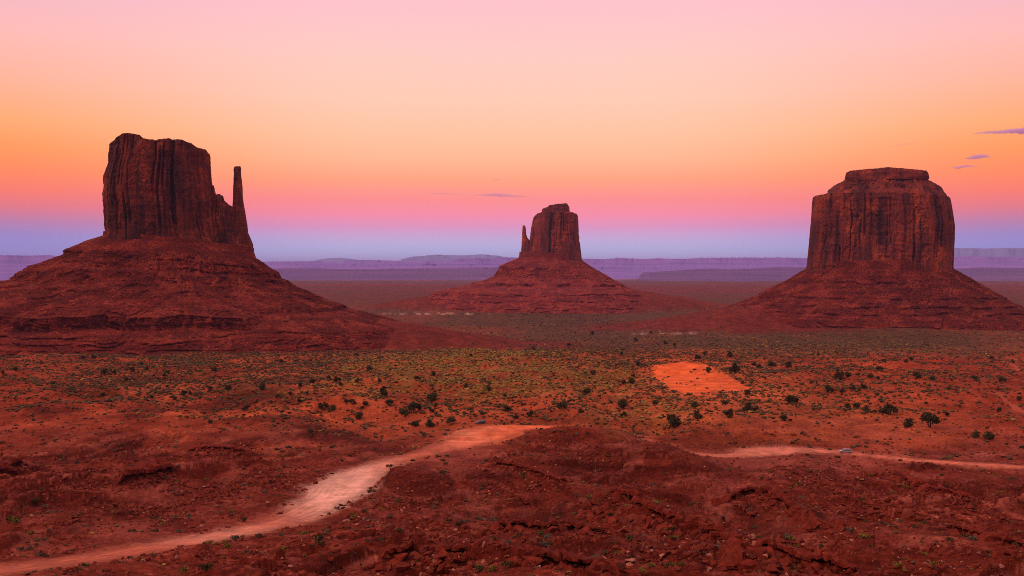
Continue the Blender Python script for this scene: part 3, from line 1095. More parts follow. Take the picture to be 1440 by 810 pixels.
V, Fc, (W_, V_, Z_) = talus(f1, [(343, 146, 357), (352, 125, 359), (361, 110, 370), (366, 103, 374), (371, 100, 383), (377, 86, 386.5), (382, 75, 388), (386, 60, 399), (396, 44, 411), (403, 34, 428), (410, 3, 441), (416, -18, 449),
                                (423, -42, 468), (427, -55, 475), (433, -70, 480), (440, -90, 500), (449, -118, 530), (458, -150, 556)], 74,
                           [(float(f1.z(366)), 4.5, .9, -400, 130), (float(f1.z(377)), 3.5, .7, -60, 400), (float(f1.z(409)) + 3, 4, .8, -400, 60), (61, 15, .97, -500, 105), (41, 2.2, .95, -500, 160), (34, 2.4, .95, -500, 180),
                            (27, 2.2, .95, -500, 200), (20, 2.4, .95, -500, 230), (12, 3.0, .95, -500, 250)], 1, tilt=-.11, ff=1.0, nth=1300, nz=330)
tal = part("talus_slope", root, V, Fc, M_TAL)
v, f = talus_rocks(root, W_, V_, Z_, f1, 6500, 1.0, 6.0, 5, (20, 250))
part("fallen_rocks", tal, v, f, M_RUB, False, 'stuff')
v, f = talus_rocks(root, W_, V_, Z_, f1, 900, .9, 3.0, 6, (60, 270))
part("pale_rocks", tal, v, f, M_ROCKP, False, 'stuff')

# --- east butte with its thumb
f2 = Frame(774, 3000)
root = butte("butte", "distant small red butte with a stepped cap and short thumb on one side", (f2.c[0], f2.c[1], 0))
V, Fc = loft(f2, [(299.5, 750.5, 812), (303, 750, 812.4), (308, 749, 812.8), (316, 747.4, 813), (327, 746, 813.4), (337, 744.6, 814.2), (354, 743, 816), (366, 742, 817)],
             [(740, 310), (747, 309), (750, 306), (754, 302.8), (762, 300.2), (801, 299.6), (806, 300.6), (811, 302.4), (815, 306)], 85, 72, 4, nth=700, nz=120, power=3.0, cracks=46, flute=1.0, sink=22)
part("cliff", root, V, Fc, M_EAST)
V, Fc = loft(f2, [(287, 762, 800.6), (295, 762, 800.8), (301, 761.6, 801.2)], [(755, 299), (761.8, 298), (762.6, 294), (770.6, 292), (772, 290), (785, 288), (796.4, 287), (798, 289.4), (800.6, 292), (808, 294)], 46, 42, 5, nth=320, nz=40, power=3.4, flute=.45, cracks=14, sink=6, rough=2.0)
part("caprock", root, V, Fc, M_EAST)
V, Fc = loft(f2, [(317.4, 735.6, 737.4), (320, 735, 738.6), (328, 734.2, 739.2), (333, 733.8, 740.5), (338, 733.4, 744), (354, 732.4, 748), (366, 731.6, 752)], [(730, 318), (735.2, 318), (736.6, 317), (738, 317.8), (745, 318)], 40, 6, 6, nth=260, nz=90, power=2.4, flute=.5, cracks=8, sink=20)
part("thumb_spire", root, V, Fc, M_EAST)
V, Fc, (W_, V_, Z_) = talus(f2, [(359, 730.5, 817.5), (364, 730, 818), (368, 724, 822.5), (373, 714, 829), (377, 707.5, 835), (380, 705, 841), (385.5, 702, 850), (390, 699, 857), (397, 682, 868), (401, 664, 875), (403, 655, 879), (406, 636, 885), (409, 618, 892)], 96,
                           [(float(f2.z(377)), 7, .85, -300, 20), (float(f2.z(398)), 9, .9, -300, 420), (float(f2.z(412)), 4, .9, -500, 420), (float(f2.z(419)), 4, .9, -600, 500), (14, 4, .9, -600, 500)], 2, tilt=-.05, ff=.9, nth=900, nz=200, zbot=-12, gully=.85)
tal = part("talus_slope", root, V, Fc, M_TALE)
v, f = talus_rocks(root, W_, V_, Z_, f2, 2200, 2.0, 8.0, 7, (10, 120))
part("fallen_rocks", tal, v, f, M_RUB, False, 'stuff')

# --- the broad butte
f3 = Frame(1238, 2000)
root = butte("butte", "broad drum-shaped red butte with a stepped shale top and overhanging caprock", (f3.c[0], f3.c[1], 0))
V, Fc = loft(f3, [(277, 1146, 1331), (279, 1144.4, 1333.4), (286, 1143.4, 1335), (297, 1143, 1337), (306, 1142.6, 1338.4), (317, 1141.6, 1340), (336, 1140, 1339.8), (344, 1139.4, 1339.4), (361, 1137.8, 1338.8), (380, 1136, 1338.2)],
             [(1135, 278.6), (1144, 278.2), (1157, 277.6), (1165, 276.4), (1240, 276), (1325, 276.4), (1336, 279)], 118, 110, 7, nth=1100, nz=170, power=2.9, cracks=80, flute=1.05, sink=24)
part("cliff", root, V, Fc, M_MERR)
V, Fc = loft(f3, [(253.5, 1188, 1304.5), (256, 1184, 1310), (259, 1177, 1314), (261.5, 1173, 1318), (265, 1168.5, 1322.5), (268, 1165, 1324), (271.5, 1163.4, 1325.4), (274, 1161, 1328), (279, 1158, 1331)],
             [(1150, 254), (1330, 254)], 106, 66, 8, nth=800, nz=80, power=2.6, flute=.8, cracks=26, sink=4, rough=3.2)
part("shale_steps", root, V, Fc, M_MERR)
V, Fc = loft(f3, [(239, 1188, 1304.6), (243, 1188, 1305), (246, 1187.3, 1305), (250, 1187, 1305.4), (253, 1188, 1304.6), (255, 1190, 1303)],
             [(1180, 246), (1187, 246), (1195.5, 243.4), (1232, 241), (1248, 239.4), (1265, 241), (1301, 243), (1305, 246), (1312, 247)], 70, 66, 9, nth=600, nz=36, power=3.2, flute=.45, cracks=20, sink=2, rough=1.6)
part("caprock", root, V, Fc, M_MERR)
V, Fc, (W_, V_, Z_) = talus(f3, [(371, 1137, 1338), (378, 1134, 1340), (385, 1125, 1351), (394, 1111, 1366), (397, 1105, 1371), (407, 1084, 1390), (417, 1067, 1409), (424, 1050, 1421), (429, 1038, 1434), (436, 1022, 1446), (443, 1000, 1462)], 124,
                           [(float(f3.z(392)) - 4, 5, .85, -150, 110), (float(f3.z(415)), 4, .7, -300, 300), (float(f3.z(423)) - 4, 5, .9, -260, 400), (float(f3.z(432)) - 3, 4, .8, -300, 400), (19, 2.5, .85, -400, 400)], 3, tilt=0, ff=.85, nth=1300, nz=260, zbot=-8, gully=.75)
tal = part("talus_slope", root, V, Fc, M_TAL)
v, f = talus_rocks(root, W_, V_, Z_, f3, 6000, 1.2, 6.5, 8, (15, 215))
part("fallen_rocks", tal, v, f, M_RUB, False, 'stuff')
v, f = talus_rocks(root, W_, V_, Z_, f3, 900, 1.2, 3.6, 9, (120, 225))
part("pale_rocks", tal, v, f, M_ROCKP, False, 'stuff')


# ------------------------------------------------------------------ far mesas and mountains
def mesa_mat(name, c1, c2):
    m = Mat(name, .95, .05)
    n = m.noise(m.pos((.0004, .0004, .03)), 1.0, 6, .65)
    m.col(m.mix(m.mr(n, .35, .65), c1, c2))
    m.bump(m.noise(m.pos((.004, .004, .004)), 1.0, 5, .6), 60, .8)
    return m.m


M_MESA = mesa_mat("hazed_mesa_rock", (.15, .115, .46), (.26, .165, .58))  # violet of the far haze put into the rock colour
M_BENCH = mesa_mat("hazed_bench_rock", (.085, .055, .20), (.16, .085, .26))  # darker haze violet painted on the nearer benches
M_MOUNT = mesa_mat("hazed_mountain_rock", (.15, .20, .48), (.19, .25, .54))  # blue of the distant air painted into the rock


def mesa(name, depth, prof, py_foot, thick, mat, seed, label, rim=.45, jag=6.0, cat="mesa"):
    """a long table of rock: prof = skyline [(px, py)]"""
    pxs = np.linspace(prof[0][0], prof[-1][0], int((prof[-1][0] - prof[0][0]) * 1.6) + 60)
    pys = np.interp(pxs, [p[0] for p in prof], [p[1] for p in prof])
    u, s = ray(pxs, pys)
    zt = CAMZ + s * depth
    zf = CAMZ + float(ray(720, py_foot)[1]) * depth
    n = len(pxs)
    x = u * depth
    endf = np.minimum(1, np.minimum(np.arange(n), n - 1 - np.arange(n)) / 8.0)
    front = thick * .20 * fbm(x / (depth * .05) + seed, x * 0 + seed, 4, seed, .42)
    rows = []
    H = np.maximum(zt - zf, 2)
    levels = [(-1.9, -.12), (-1.0, .0), (-.75, .10), (-.5, .24), (-.34, .34), (-.22, rim), (-.17, rim + .10), (-.12, rim + .22), (-.08, .80), (-.055, .92), (-.035, 1.0), (.3, 1.0), (.9, .99), (1.0, .5), (1.3, -.1)]
    for q, (dv, hh) in enumerate(levels):
        g = front * (1.35 if hh < rim else 1.0) + (.03 * thick * fbm(x / (depth * .012) + q * .4, x * 0 + seed, 2, 5) if hh < 1 else 0)
        zz = zf + H * hh * endf + (jag * fbm(x / (depth * .003), x * 0 + q * .6, 4, 3, .6) * endf if 0 < hh else 0)
        if hh == 1.0 and dv < 0:
            zz = zf + H * endf + jag * .6 * fbm(x / (depth * .0040), x * 0, 4, 3, .65) * endf
        if q == 0:
            zz = np.full(n, -14.0)                 # the foot runs out under the plain
        y = depth + thick * (dv + .035) + g
        rows.append(np.stack([x * y / depth, y, zz], -1))
    P = np.concatenate(rows)
    me = mesh_np(name, P, grid_faces(len(levels), n), mat)
    return add_obj(name, me, label=label, cat=cat, kind='structure')


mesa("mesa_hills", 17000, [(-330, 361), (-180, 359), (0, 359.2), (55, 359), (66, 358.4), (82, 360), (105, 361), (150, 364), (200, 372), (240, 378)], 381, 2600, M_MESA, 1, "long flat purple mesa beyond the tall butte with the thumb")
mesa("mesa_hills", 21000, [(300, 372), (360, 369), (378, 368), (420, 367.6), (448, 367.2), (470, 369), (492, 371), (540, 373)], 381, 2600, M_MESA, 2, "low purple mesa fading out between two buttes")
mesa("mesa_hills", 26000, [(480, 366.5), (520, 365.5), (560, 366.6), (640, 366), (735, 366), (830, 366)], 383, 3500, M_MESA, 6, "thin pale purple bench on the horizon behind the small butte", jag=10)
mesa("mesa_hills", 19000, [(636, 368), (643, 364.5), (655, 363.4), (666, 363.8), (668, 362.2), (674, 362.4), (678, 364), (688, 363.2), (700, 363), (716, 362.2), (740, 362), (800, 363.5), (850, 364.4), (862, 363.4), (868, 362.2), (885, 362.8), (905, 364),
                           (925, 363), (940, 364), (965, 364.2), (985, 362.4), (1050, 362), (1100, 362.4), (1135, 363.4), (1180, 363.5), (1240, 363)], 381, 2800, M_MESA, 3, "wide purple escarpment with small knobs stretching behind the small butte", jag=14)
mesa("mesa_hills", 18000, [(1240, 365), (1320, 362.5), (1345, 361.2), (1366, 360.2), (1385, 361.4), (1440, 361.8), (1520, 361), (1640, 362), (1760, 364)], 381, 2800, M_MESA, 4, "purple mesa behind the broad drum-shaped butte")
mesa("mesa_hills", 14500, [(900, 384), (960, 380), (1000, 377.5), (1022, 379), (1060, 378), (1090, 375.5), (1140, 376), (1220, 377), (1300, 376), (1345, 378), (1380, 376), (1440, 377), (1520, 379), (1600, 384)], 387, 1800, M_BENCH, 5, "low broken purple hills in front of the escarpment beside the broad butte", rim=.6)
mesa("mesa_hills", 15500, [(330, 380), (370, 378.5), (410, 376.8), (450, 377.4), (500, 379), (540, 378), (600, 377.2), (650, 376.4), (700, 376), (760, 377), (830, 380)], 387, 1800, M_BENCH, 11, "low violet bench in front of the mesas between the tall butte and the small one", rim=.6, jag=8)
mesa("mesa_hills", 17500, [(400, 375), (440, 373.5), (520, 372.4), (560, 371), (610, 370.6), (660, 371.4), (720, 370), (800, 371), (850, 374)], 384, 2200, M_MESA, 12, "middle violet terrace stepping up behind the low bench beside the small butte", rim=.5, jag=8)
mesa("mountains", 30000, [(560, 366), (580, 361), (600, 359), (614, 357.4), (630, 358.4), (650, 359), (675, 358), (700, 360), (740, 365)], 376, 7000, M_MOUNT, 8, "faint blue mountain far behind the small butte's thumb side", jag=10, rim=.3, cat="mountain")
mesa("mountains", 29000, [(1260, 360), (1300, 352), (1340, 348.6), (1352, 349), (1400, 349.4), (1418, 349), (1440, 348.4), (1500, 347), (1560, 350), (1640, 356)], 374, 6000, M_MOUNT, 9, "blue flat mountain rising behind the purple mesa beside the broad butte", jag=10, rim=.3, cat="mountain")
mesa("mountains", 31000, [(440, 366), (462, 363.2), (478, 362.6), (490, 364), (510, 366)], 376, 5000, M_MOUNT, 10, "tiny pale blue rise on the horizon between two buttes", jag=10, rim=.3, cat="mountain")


# ------------------------------------------------------------------ air
SKYTOP = 760.0
bm = bmesh.new()
bmesh.ops.create_cube(bm, size=1.0)
me = bpy.data.meshes.new("haze")
hx0, hx1, hy0, hy1, hz0, hz1 = -480000.0, 480000.0, -2000.0, 160000.0, float(Z.min()) - 1.0, 900.0
for v in bm.verts:
    v.co = ((hx0 + hx1) / 2 + v.co.x * (hx1 - hx0), (hy0 + hy1) / 2 + v.co.y * (hy1 - hy0), (hz0 + hz1) / 2 + v.co.z * (hz1 - hz0))
bm.to_mesh(me); bm.free()
hm = bpy.data.materials.new("pale_haze")
hm.use_nodes = True
hm.node_tree.nodes.clear()
ho = hm.node_tree.nodes.new("ShaderNodeOutputMaterial")
hv = hm.node_tree.nodes.new("ShaderNodeVolumePrincipled")
hv.inputs["Density"].default_value = 2.2e-5
hv.inputs["Color"].default_value = (.46, .49, 1.0, 1)
hv.inputs["Anisotropy"].default_value = 0.0
hm.node_tree.links.new(hv.outputs[0], ho.inputs["Volume"])
me.materials.append(hm)
add_obj("haze", me, label="pale lavender evening haze over the far plain", cat="haze", kind='stuff')

# ------------------------------------------------------------------ naming things by what they stand beside
ORD = ["first", "second", "third", "fourth", "fifth", "sixth", "seventh", "eighth", "ninth", "tenth", "eleventh", "twelfth", "thirteenth", "fourteenth", "fifteenth",
       "sixteenth", "seventeenth", "eighteenth", "nineteenth", "twentieth"]


def name_by_landmarks(items, marks, what, most=18):
    """items = [(px, py, look)]; every item gets 'look what, nth from the west ... landmark' with its own rank"""
    lab = [None] * len(items)
    groups = {}
    for i, (px, py, look) in enumerate(items):
        best = sorted(range(len(marks)), key=lambda k: math.hypot((marks[k][0] - px), 1.8 * (marks[k][1] - py)))
        for k in best:
            g = groups.setdefault((k, look), [])
            if len(g) < most:
                g.append(i)
                break
    for (k, look), g in groups.items():
        mx, my, phrase = marks[k]
        g.sort(key=lambda i: math.hypot(items[i][0] - mx, 1.8 * (items[i][1] - my)))
        for r, i in enumerate(g):
            lab[i] = f"{look} {what}, {ORD[r]} closest to {phrase}" if r else f"{look} {what} closest to {phrase}"
            lab[i] = lab[i].replace("closest", "in distance") if False else lab[i]
    return lab


# ------------------------------------------------------------------ ledges of hard rock
def ledge(name, pts, height, back, label, seed, recess=1.0, mat=None):
    q = smooth_line([(a, b) for a, b in pts], 10)
    base = [at(a, b) for a, b in q]
    P = np.array([b[:] for b in base])
    seg = np.concatenate([[0], np.cumsum(np.hypot(np.diff(P[:, 0]), np.diff(P[:, 1])))])
    n = int(max(40, seg[-1] / .45))
    t = np.linspace(0, seg[-1], n)
    x = np.interp(t, seg, P[:, 0]); y = np.interp(t, seg, P[:, 1])
    k = np.ones(9) / 9
    x = np.convolve(np.pad(x, 4, mode='edge'), k, 'valid'); y = np.convolve(np.pad(y, 4, mode='edge'), k, 'valid')
    tx = np.gradient(x); ty = np.gradient(y); l = np.hypot(tx, ty) + 1e-9; tx /= l; ty /= l
    nx, ny = ty, -tx
    flip = np.where(ny > 0, -1.0, 1.0); nx = nx * flip; ny = ny * flip       # out of the face, towards the valley side
    rg = np.random.default_rng(seed)
    # square-cut blocks along the edge
    blk = np.zeros(n); hgt = np.ones(n)
    i = 0
    while i < n:
        wdt = int(rg.integers(3, 9))
        blk[i:i + wdt] = rg.normal() * .45; hgt[i:i + wdt] = .72 + .45 * rg.random()
        if rg.random() < .35 and i + wdt < n:
            blk[i + wdt - 1] -= .9; hgt[i + wdt - 1] *= .55
        i += wdt
    ends = np.minimum(1, np.minimum(np.arange(n), n - 1 - np.arange(n)) / 6.0)
    H = height * hgt * (.25 + .75 * ends)
    prof = [(-back, -.9), (-back * .6, .12), (-back * .3, .62), (-.5, .96), (0, 1.0), (.25, .93), (.28, .62), (.10, .58), (-.15 - .9 * recess, .52), (-.3 - 1.0 * recess, .1), (.1, -.02), (.9, -.9)]
    rows = []
    for j, (o, h) in enumerate(prof):
        oo = o * (height if j > 3 else 1.0) + blk * (1 if 3 <= j <= 8 else .3) + .18 * rg.normal(size=n)
        xx = x + nx * oo; yy = y + ny * oo
        gz = terrain(xx, yy)
        g0 = terrain(x + nx * .2, y + ny * .2)
        zz = np.where(h < 0, gz + h, np.where(j <= 2, gz + H * h * (.5 if j == 1 else .9), g0 + H * h)) + .10 * rg.normal(size=n) * (h > 0)
        rows.append(np.stack([xx, yy, zz], -1))
    V = np.concatenate(rows)
    org = np.array((x.mean(), y.mean(), terrain(np.array([x.mean()]), np.array([y.mean()]))[0]))
    o = add_obj(name, mesh_np(name, V - org, grid_faces(len(prof), n), mat or M_LEDGE, False), loc=org, label=label, cat="rock ledge", group="rock ledges in the badlands")
    return np.stack([x, y], -1), np.stack([nx, ny], -1)


LEDGES = [
    ([(164, 683), (185, 679), (208, 673), (232, 666), (247, 659)], 4.2, 9, "dark overhanging rock ledge with a shadowed hollow beneath it", 1.6, "the overhanging ledge"),
    ([(-40, 672), (0, 666), (18, 659), (32, 651)], 2.8, 7, "short dark rock ledge at the edge of the frame above the scrubby slope", 1.2, "the short ledge at the frame edge"),
    ([(690, 654), (722, 656), (745, 662), (772, 672), (802, 679)], 1.1, 5, "thin crest ledge capping the slope just below the road pull-out", .5, "the thin crest ledge"),
    ([(862, 695), (888, 706), (912, 723), (942, 734), (972, 744), (1000, 758), (1030, 774), (1046, 800)], 2.3, 5, "long broken row of blocky red ledge running down the spur", .7, "the long blocky ledge"),
    ([(1018, 708), (1045, 697), (1072, 693), (1098, 706), (1125, 727), (1150, 748)], 1.8, 5, "curved blocky red ledge at the head of the gully", .7, "the curved ledge"),
    ([(530, 788), (560, 783), (600, 778), (640, 780), (672, 786)], 1.9, 5, "low dark red ledge at the bottom edge of the picture", .8, "the low bottom ledge"),
    ([(692, 738), (730, 741), (765, 745), (800, 744), (838, 749)], 1.8, 5, "straight red ledge across the middle of the dark slope", .8, "the straight ledge"),
    ([(1256, 662), (1272, 672), (1290, 684), (1320, 691), (1350, 699), (1375, 706)], 1.3, 5, "dark ledge dropping from the dark knoll below the side road", .8, "the ledge under the dark knoll"),
    ([(1056, 772), (1090, 778), (1130, 792), (1170, 800), (1200, 806)], 2.2, 5, "heavy red ledge breaking into boulders at the bottom of the picture", .7, "the heavy bottom ledge"),
    ([(262, 634), (290, 631), (320, 632), (350, 636)], 1.6, 6, "pale-edged ledge over a rubble slope behind the hollow", .8, "the pale-edged ledge"),
    ([(738, 787), (790, 792), (830, 800), (870, 808)], 1.8, 5, "crumbling red ledge along the bottom between two spurs", .7, "the crumbling bottom ledge"),
    ([(1330, 742), (1370, 752), (1410, 764), (1450, 774)], 1.6, 5, "cracked slab ledge at the lower corner beside the pale streaks", .7, "the cracked corner slab"),
]
EDGE = []
for i, (pts, hh, back, lab, rec, short) in enumerate(LEDGES):
    EDGE.append(ledge("rock_ledge", pts, hh, back, lab, 40 + i, rec))

# ------------------------------------------------------------------ boulders and rubble
bp, bs = [], []
rgb = np.random.default_rng(21)
for (xy, nn), (pts, hh, *_r) in zip(EDGE, LEDGES):
    L = np.hypot(np.diff(xy[:, 0]), np.diff(xy[:, 1])).sum()
    n = int(L * 5)
    i = rgb.integers(0, len(xy), n)
    off = rgb.random(n) ** 1.6 * 11 - .6
    q = xy[i] + nn[i] * off[:, None] + rgb.normal(size=(n, 2)) * .8
    bp.append(q); bs.append(.22 * (hh / 1.6) * (1 + 7.0 * rgb.random(n) ** 4.0))
# rubble fields: (px, py, spread x, spread y, count, size)
for px, py, rx, ry, n, s0 in ((105, 672, 42, 16, 500, .45), (205, 715, 34, 13, 520, .45), (285, 690, 40, 22, 700, .5), (375, 672, 32, 18, 600, .45), (325, 640, 40, 12, 320, .35), (560, 705, 50, 22, 420, .35),
                             (600, 742, 60, 20, 420, .36), (830, 640, 30, 16, 200, .3), (880, 690, 50, 20, 360, .4), (700, 690, 90, 25, 650, .28), (980, 770, 70, 26, 600, .36), (1160, 690, 50, 20, 420, .38), (1215, 715, 60, 18, 360, .36),
                             (1340, 720, 80, 30, 620, .38), (1100, 780, 60, 20, 520, .40), (1250, 700, 60, 22, 320, .32), (1300, 780, 120, 26, 420, .26), (640, 795, 110, 14, 520, .3), (120, 735, 60, 14, 240, .35), (1130, 665, 40, 12, 280, .36),
                             (780, 620, 60, 12, 200, .28), (720, 640, 40, 12, 220, .3), (400, 780, 120, 18, 160, .2), (860, 765, 90, 26, 420, .26)):
    c = at(px, py)
    n = int(n * 1.2)
    u, _ = ray(px + rx * rgb.normal(size=n) * .6, py)
    sl = ry / F * c.y / .22
    d = c.y + rgb.normal(size=n) * sl * .6
    bp.append(np.stack([u * d, d], 1)); bs.append(s0 * (.6 + 2.4 * rgb.random(n) ** 4))
# thin strew over everything close
n = 52000
d = 125 * (430 / 125) ** rgb.random(n); u = (rgb.random(n) - .5) * 1.16
cl = fbm(u * d / 14, d / 14, 3, 5)
k = cl > .08
bp.append(np.stack([u * d, d], 1)[k]); bs.append((.12 + .50 * rgb.random(n) ** 5)[k] * (1 + d[k] / 600))
bp = np.concatenate(bp); bs = np.concatenate(bs)
ok = (bp[:, 1] > 120) & (bp[:, 1] < 520)
dist, hw = line_field(bp[:, 0], bp[:, 1], ROAD_W, 25)
ok &= dist > hw + 1.0
bp, bs = bp[ok], np.minimum(bs[ok], 1.5 + .25 * rgb.random(ok.sum()))
bz = terrain(bp[:, 0], bp[:, 1])
bx_, by_ = project(bp[:, 0], bp[:, 1], bz)


def visible(x, y, z, lift=.6):
    """True where the straight line to the viewpoint clears the terrain"""
    ok = np.ones(len(x), bool)
    for f in np.linspace(.30, .985, 60):
        zz = CAMZ + (z + lift - CAMZ) * f
        ok &= terrain(x * f, y * f) < zz + .15
    return ok


inside = (bx_ > 2) & (bx_ < 1438) & (by_ < 808)
rank = np.argsort(-(bs / bp[:, 1]) * inside)
cand = rank[:640]
vis = visible(bp[cand, 0], bp[cand, 1], bz[cand], .5 * bs[cand])
chosen = cand[vis][:290]
lim = (bs / bp[:, 1])[chosen].min()
rest = np.ones(len(bp), bool); rest[chosen] = False
big_hidden = rest & (bs / bp[:, 1] >= lim)
bs = np.where(big_hidden, lim * bp[:, 1] * .95, bs)
pts = np.stack([bp[:, 0], bp[:, 1], bz + bs * .12], 1)
v, f = scatter(ROCKS, pts[rest], bs[rest], rgb, .5)
add_obj("rubble", mesh_np("rubble", v, f, M_RUB, False), label="scattered small red stones and rubble over the badland slopes", cat="rubble", kind='stuff')
pk = rest & (rgb.random(len(bp)) < .10) & (bs < .8)
off = rgb.normal(size=(len(bp), 2)) * 1.1
pp = np.stack([bp[:, 0] + off[:, 0], bp[:, 1] + off[:, 1], terrain(bp[:, 0] + off[:, 0], bp[:, 1] + off[:, 1]) + .05], 1)
v, f = scatter(ROCKS, pp[pk], np.minimum(bs[pk] * .9, lim * bp[pk, 1] * .9), rgb, .5)
add_obj("rubble", mesh_np("rubble", v, f, M_ROCKP, False), label="scattered pale stone chips on the badland slopes", cat="rubble", kind='stuff')
ROCK_ME = []
for i, (pv, pf) in enumerate(ROCKS):
    ROCK_ME.append(mesh_np("boulder", pv, pf, M_ROCK, False))
for i, (pv, pf) in enumerate(ROCKS[:6]):
    ROCK_ME.append(mesh_np("boulder", pv, pf, M_ROCKP, False))
marks = [(np.mean([p[0] for p in L[0]]), np.mean([p[1] for p in L[0]]), L[5]) for L in LEDGES]
marks += [(470, 690, "the pale widening of the road"), (285, 692, "the rubble heap by the road"), (105, 672, "the rubble slope under the frame-edge ledge"), (640, 700, "the saddle below the road pull-out"),
          (250, 775, "the low mound by the road"), (915, 640, "the smooth dark dome"), (560, 740, "the gully below the road bend"), (1240, 700, "the pale streaks in the gully"), (1380, 700, "the streaked slope below the dark knoll"),
          (1300, 790, "the bare red hump at the bottom"), (960, 775, "the stony hollow between the two ledges"), (400, 790, "the dark bank along the bottom of the road"), (720, 640, "the red flat beside the pull-out"), (60, 720, "the bare slope above the road end")]
items = []
for i in chosen:
    s = bs[i]
    pale = rgb.random() < .07 and s < 1.2
    items.append((bx_[i], by_[i], ("pale " if pale else "dark red ") + ("big" if s > 1.5 else "mid-sized" if s > .9 else "small")))
labs = name_by_landmarks(items, marks, "boulder", 19)
for i, it, lb in zip(chosen, items, labs):
    me = ROCK_ME[14 + int(rgb.integers(6))] if it[2].startswith("pale") else ROCK_ME[int(rgb.integers(14))]
    o = add_obj("boulder", me, loc=pts[i], label=lb, cat="boulder", group="boulders on the badland slopes")
    o.rotation_euler = ((rgb.random() - .5) * .7, (rgb.random() - .5) * .7, rgb.random() * 6.28)
    o.scale = bs[i] * (1 + .5 * (rgb.random(3) - .5))

# ------------------------------------------------------------------ plants
def leaf_cloud(rg, n, blobs, size, up=.35):
    """many small leaf sprays spread through a crown made of blobs (x, y, z, rx, rz)"""
    V = np.zeros((n * 4, 3)); k = rg.integers(len(blobs), size=n)
    B = np.array(blobs)[k]
    d = rg.normal(size=(n, 3)); d /= np.linalg.norm(d, axis=1)[:, None]
    r = (.35 + .65 * rg.random(n) ** .45) * (1 + .22 * rg.normal(size=n))
    c = B[:, :3] + d * np.stack([B[:, 3], B[:, 3], B[:, 4]], 1) * r[:, None]
    c[:, 2] = np.maximum(c[:, 2], .05)
    a = rg.normal(size=(n, 3)); a /= np.linalg.norm(a, axis=1)[:, None]
    b = np.cross(a, d + .4 * rg.normal(size=(n, 3))); b /= np.linalg.norm(b, axis=1)[:, None] + 1e-9
    s = size * (.6 + .9 * rg.random(n))[:, None]
    V[0::4] = c - a * s - b * s * .45; V[1::4] = c + a * s - b * s * .55; V[2::4] = c + a * s * .7 + b * s * .5; V[3::4] = c - a * s * .8 + b * s * .6
    return V, np.arange(n * 4).reshape(-1, 4)


def limb_mesh(rg, h, r, n):
    V, Fc = [], []
    for k in range(n):
        a0 = rg.random() * 6.28; lean = .25 + .5 * rg.random() if k else .08
        p0 = np.zeros(3); hh = h * (1 if k == 0 else .55 + .4 * rg.random())
        st = len(V); m = 5
        for i in range(m + 1):
            t = i / m
            c = np.array((math.cos(a0) * lean * hh * t ** 1.3, math.sin(a0) * lean * hh * t ** 1.3, -.15 * h + hh * t * 1.1)) + rg.normal(size=3) * .03 * h * (t > 0)
            rr = r * (1 - .75 * t) * (1 if k == 0 else .6)
            for j in range(6):
                an = j / 6 * 6.283
                V.append(c + np.array((math.cos(an) * rr, math.sin(an) * rr, 0)))
        for i in range(m):
            for j in range(6):
                Fc.append((st + i * 6 + j, st + i * 6 + (j + 1) % 6, st + (i + 1) * 6 + (j + 1) % 6, st + (i + 1) * 6 + j))
    return np.array(V), np.array(Fc)


rgt = np.random.default_rng(33)
TREE_PROTO = []
for i in range(12):
    nb = int(rgt.integers(4, 9)); wide = .8 + .5 * rgt.random()
    blobs = []
    for _ in range(nb):
        a = rgt.random() * 6.28; q = .36 * rgt.random() ** .6 * wide
        blobs.append((math.cos(a) * q, math.sin(a) * q, .25 + .38 * rgt.random() - .25 * q, .16 + .14 * rgt.random(), .13 + .14 * rgt.random()))
    V, Fc = leaf_cloud(rgt, 900, blobs, .045)
    crown = mesh_np("crown", V, Fc, M_JUN, False)
    V, Fc = limb_mesh(rgt, .55, .045, 4)
    trunk = mesh_np("trunk", V, Fc, M_BARK, True)
    TREE_PROTO.append((crown, trunk))
BARE_PROTO = []
for i in range(3):
    blobs = [(math.cos(a) * .3, math.sin(a) * .3, .25 + .2 * rgt.random(), .2, .16) for a in rgt.random(4) * 6.28]
    V, Fc = leaf_cloud(rgt, 240, blobs, .035)
    crown = mesh_np("crown", V, Fc, M_SHR3, False)
    V, Fc = limb_mesh(rgt, .6, .022, 9)
    BARE_PROTO.append((crown, mesh_np("trunk", V, Fc, M_BARK, True)))

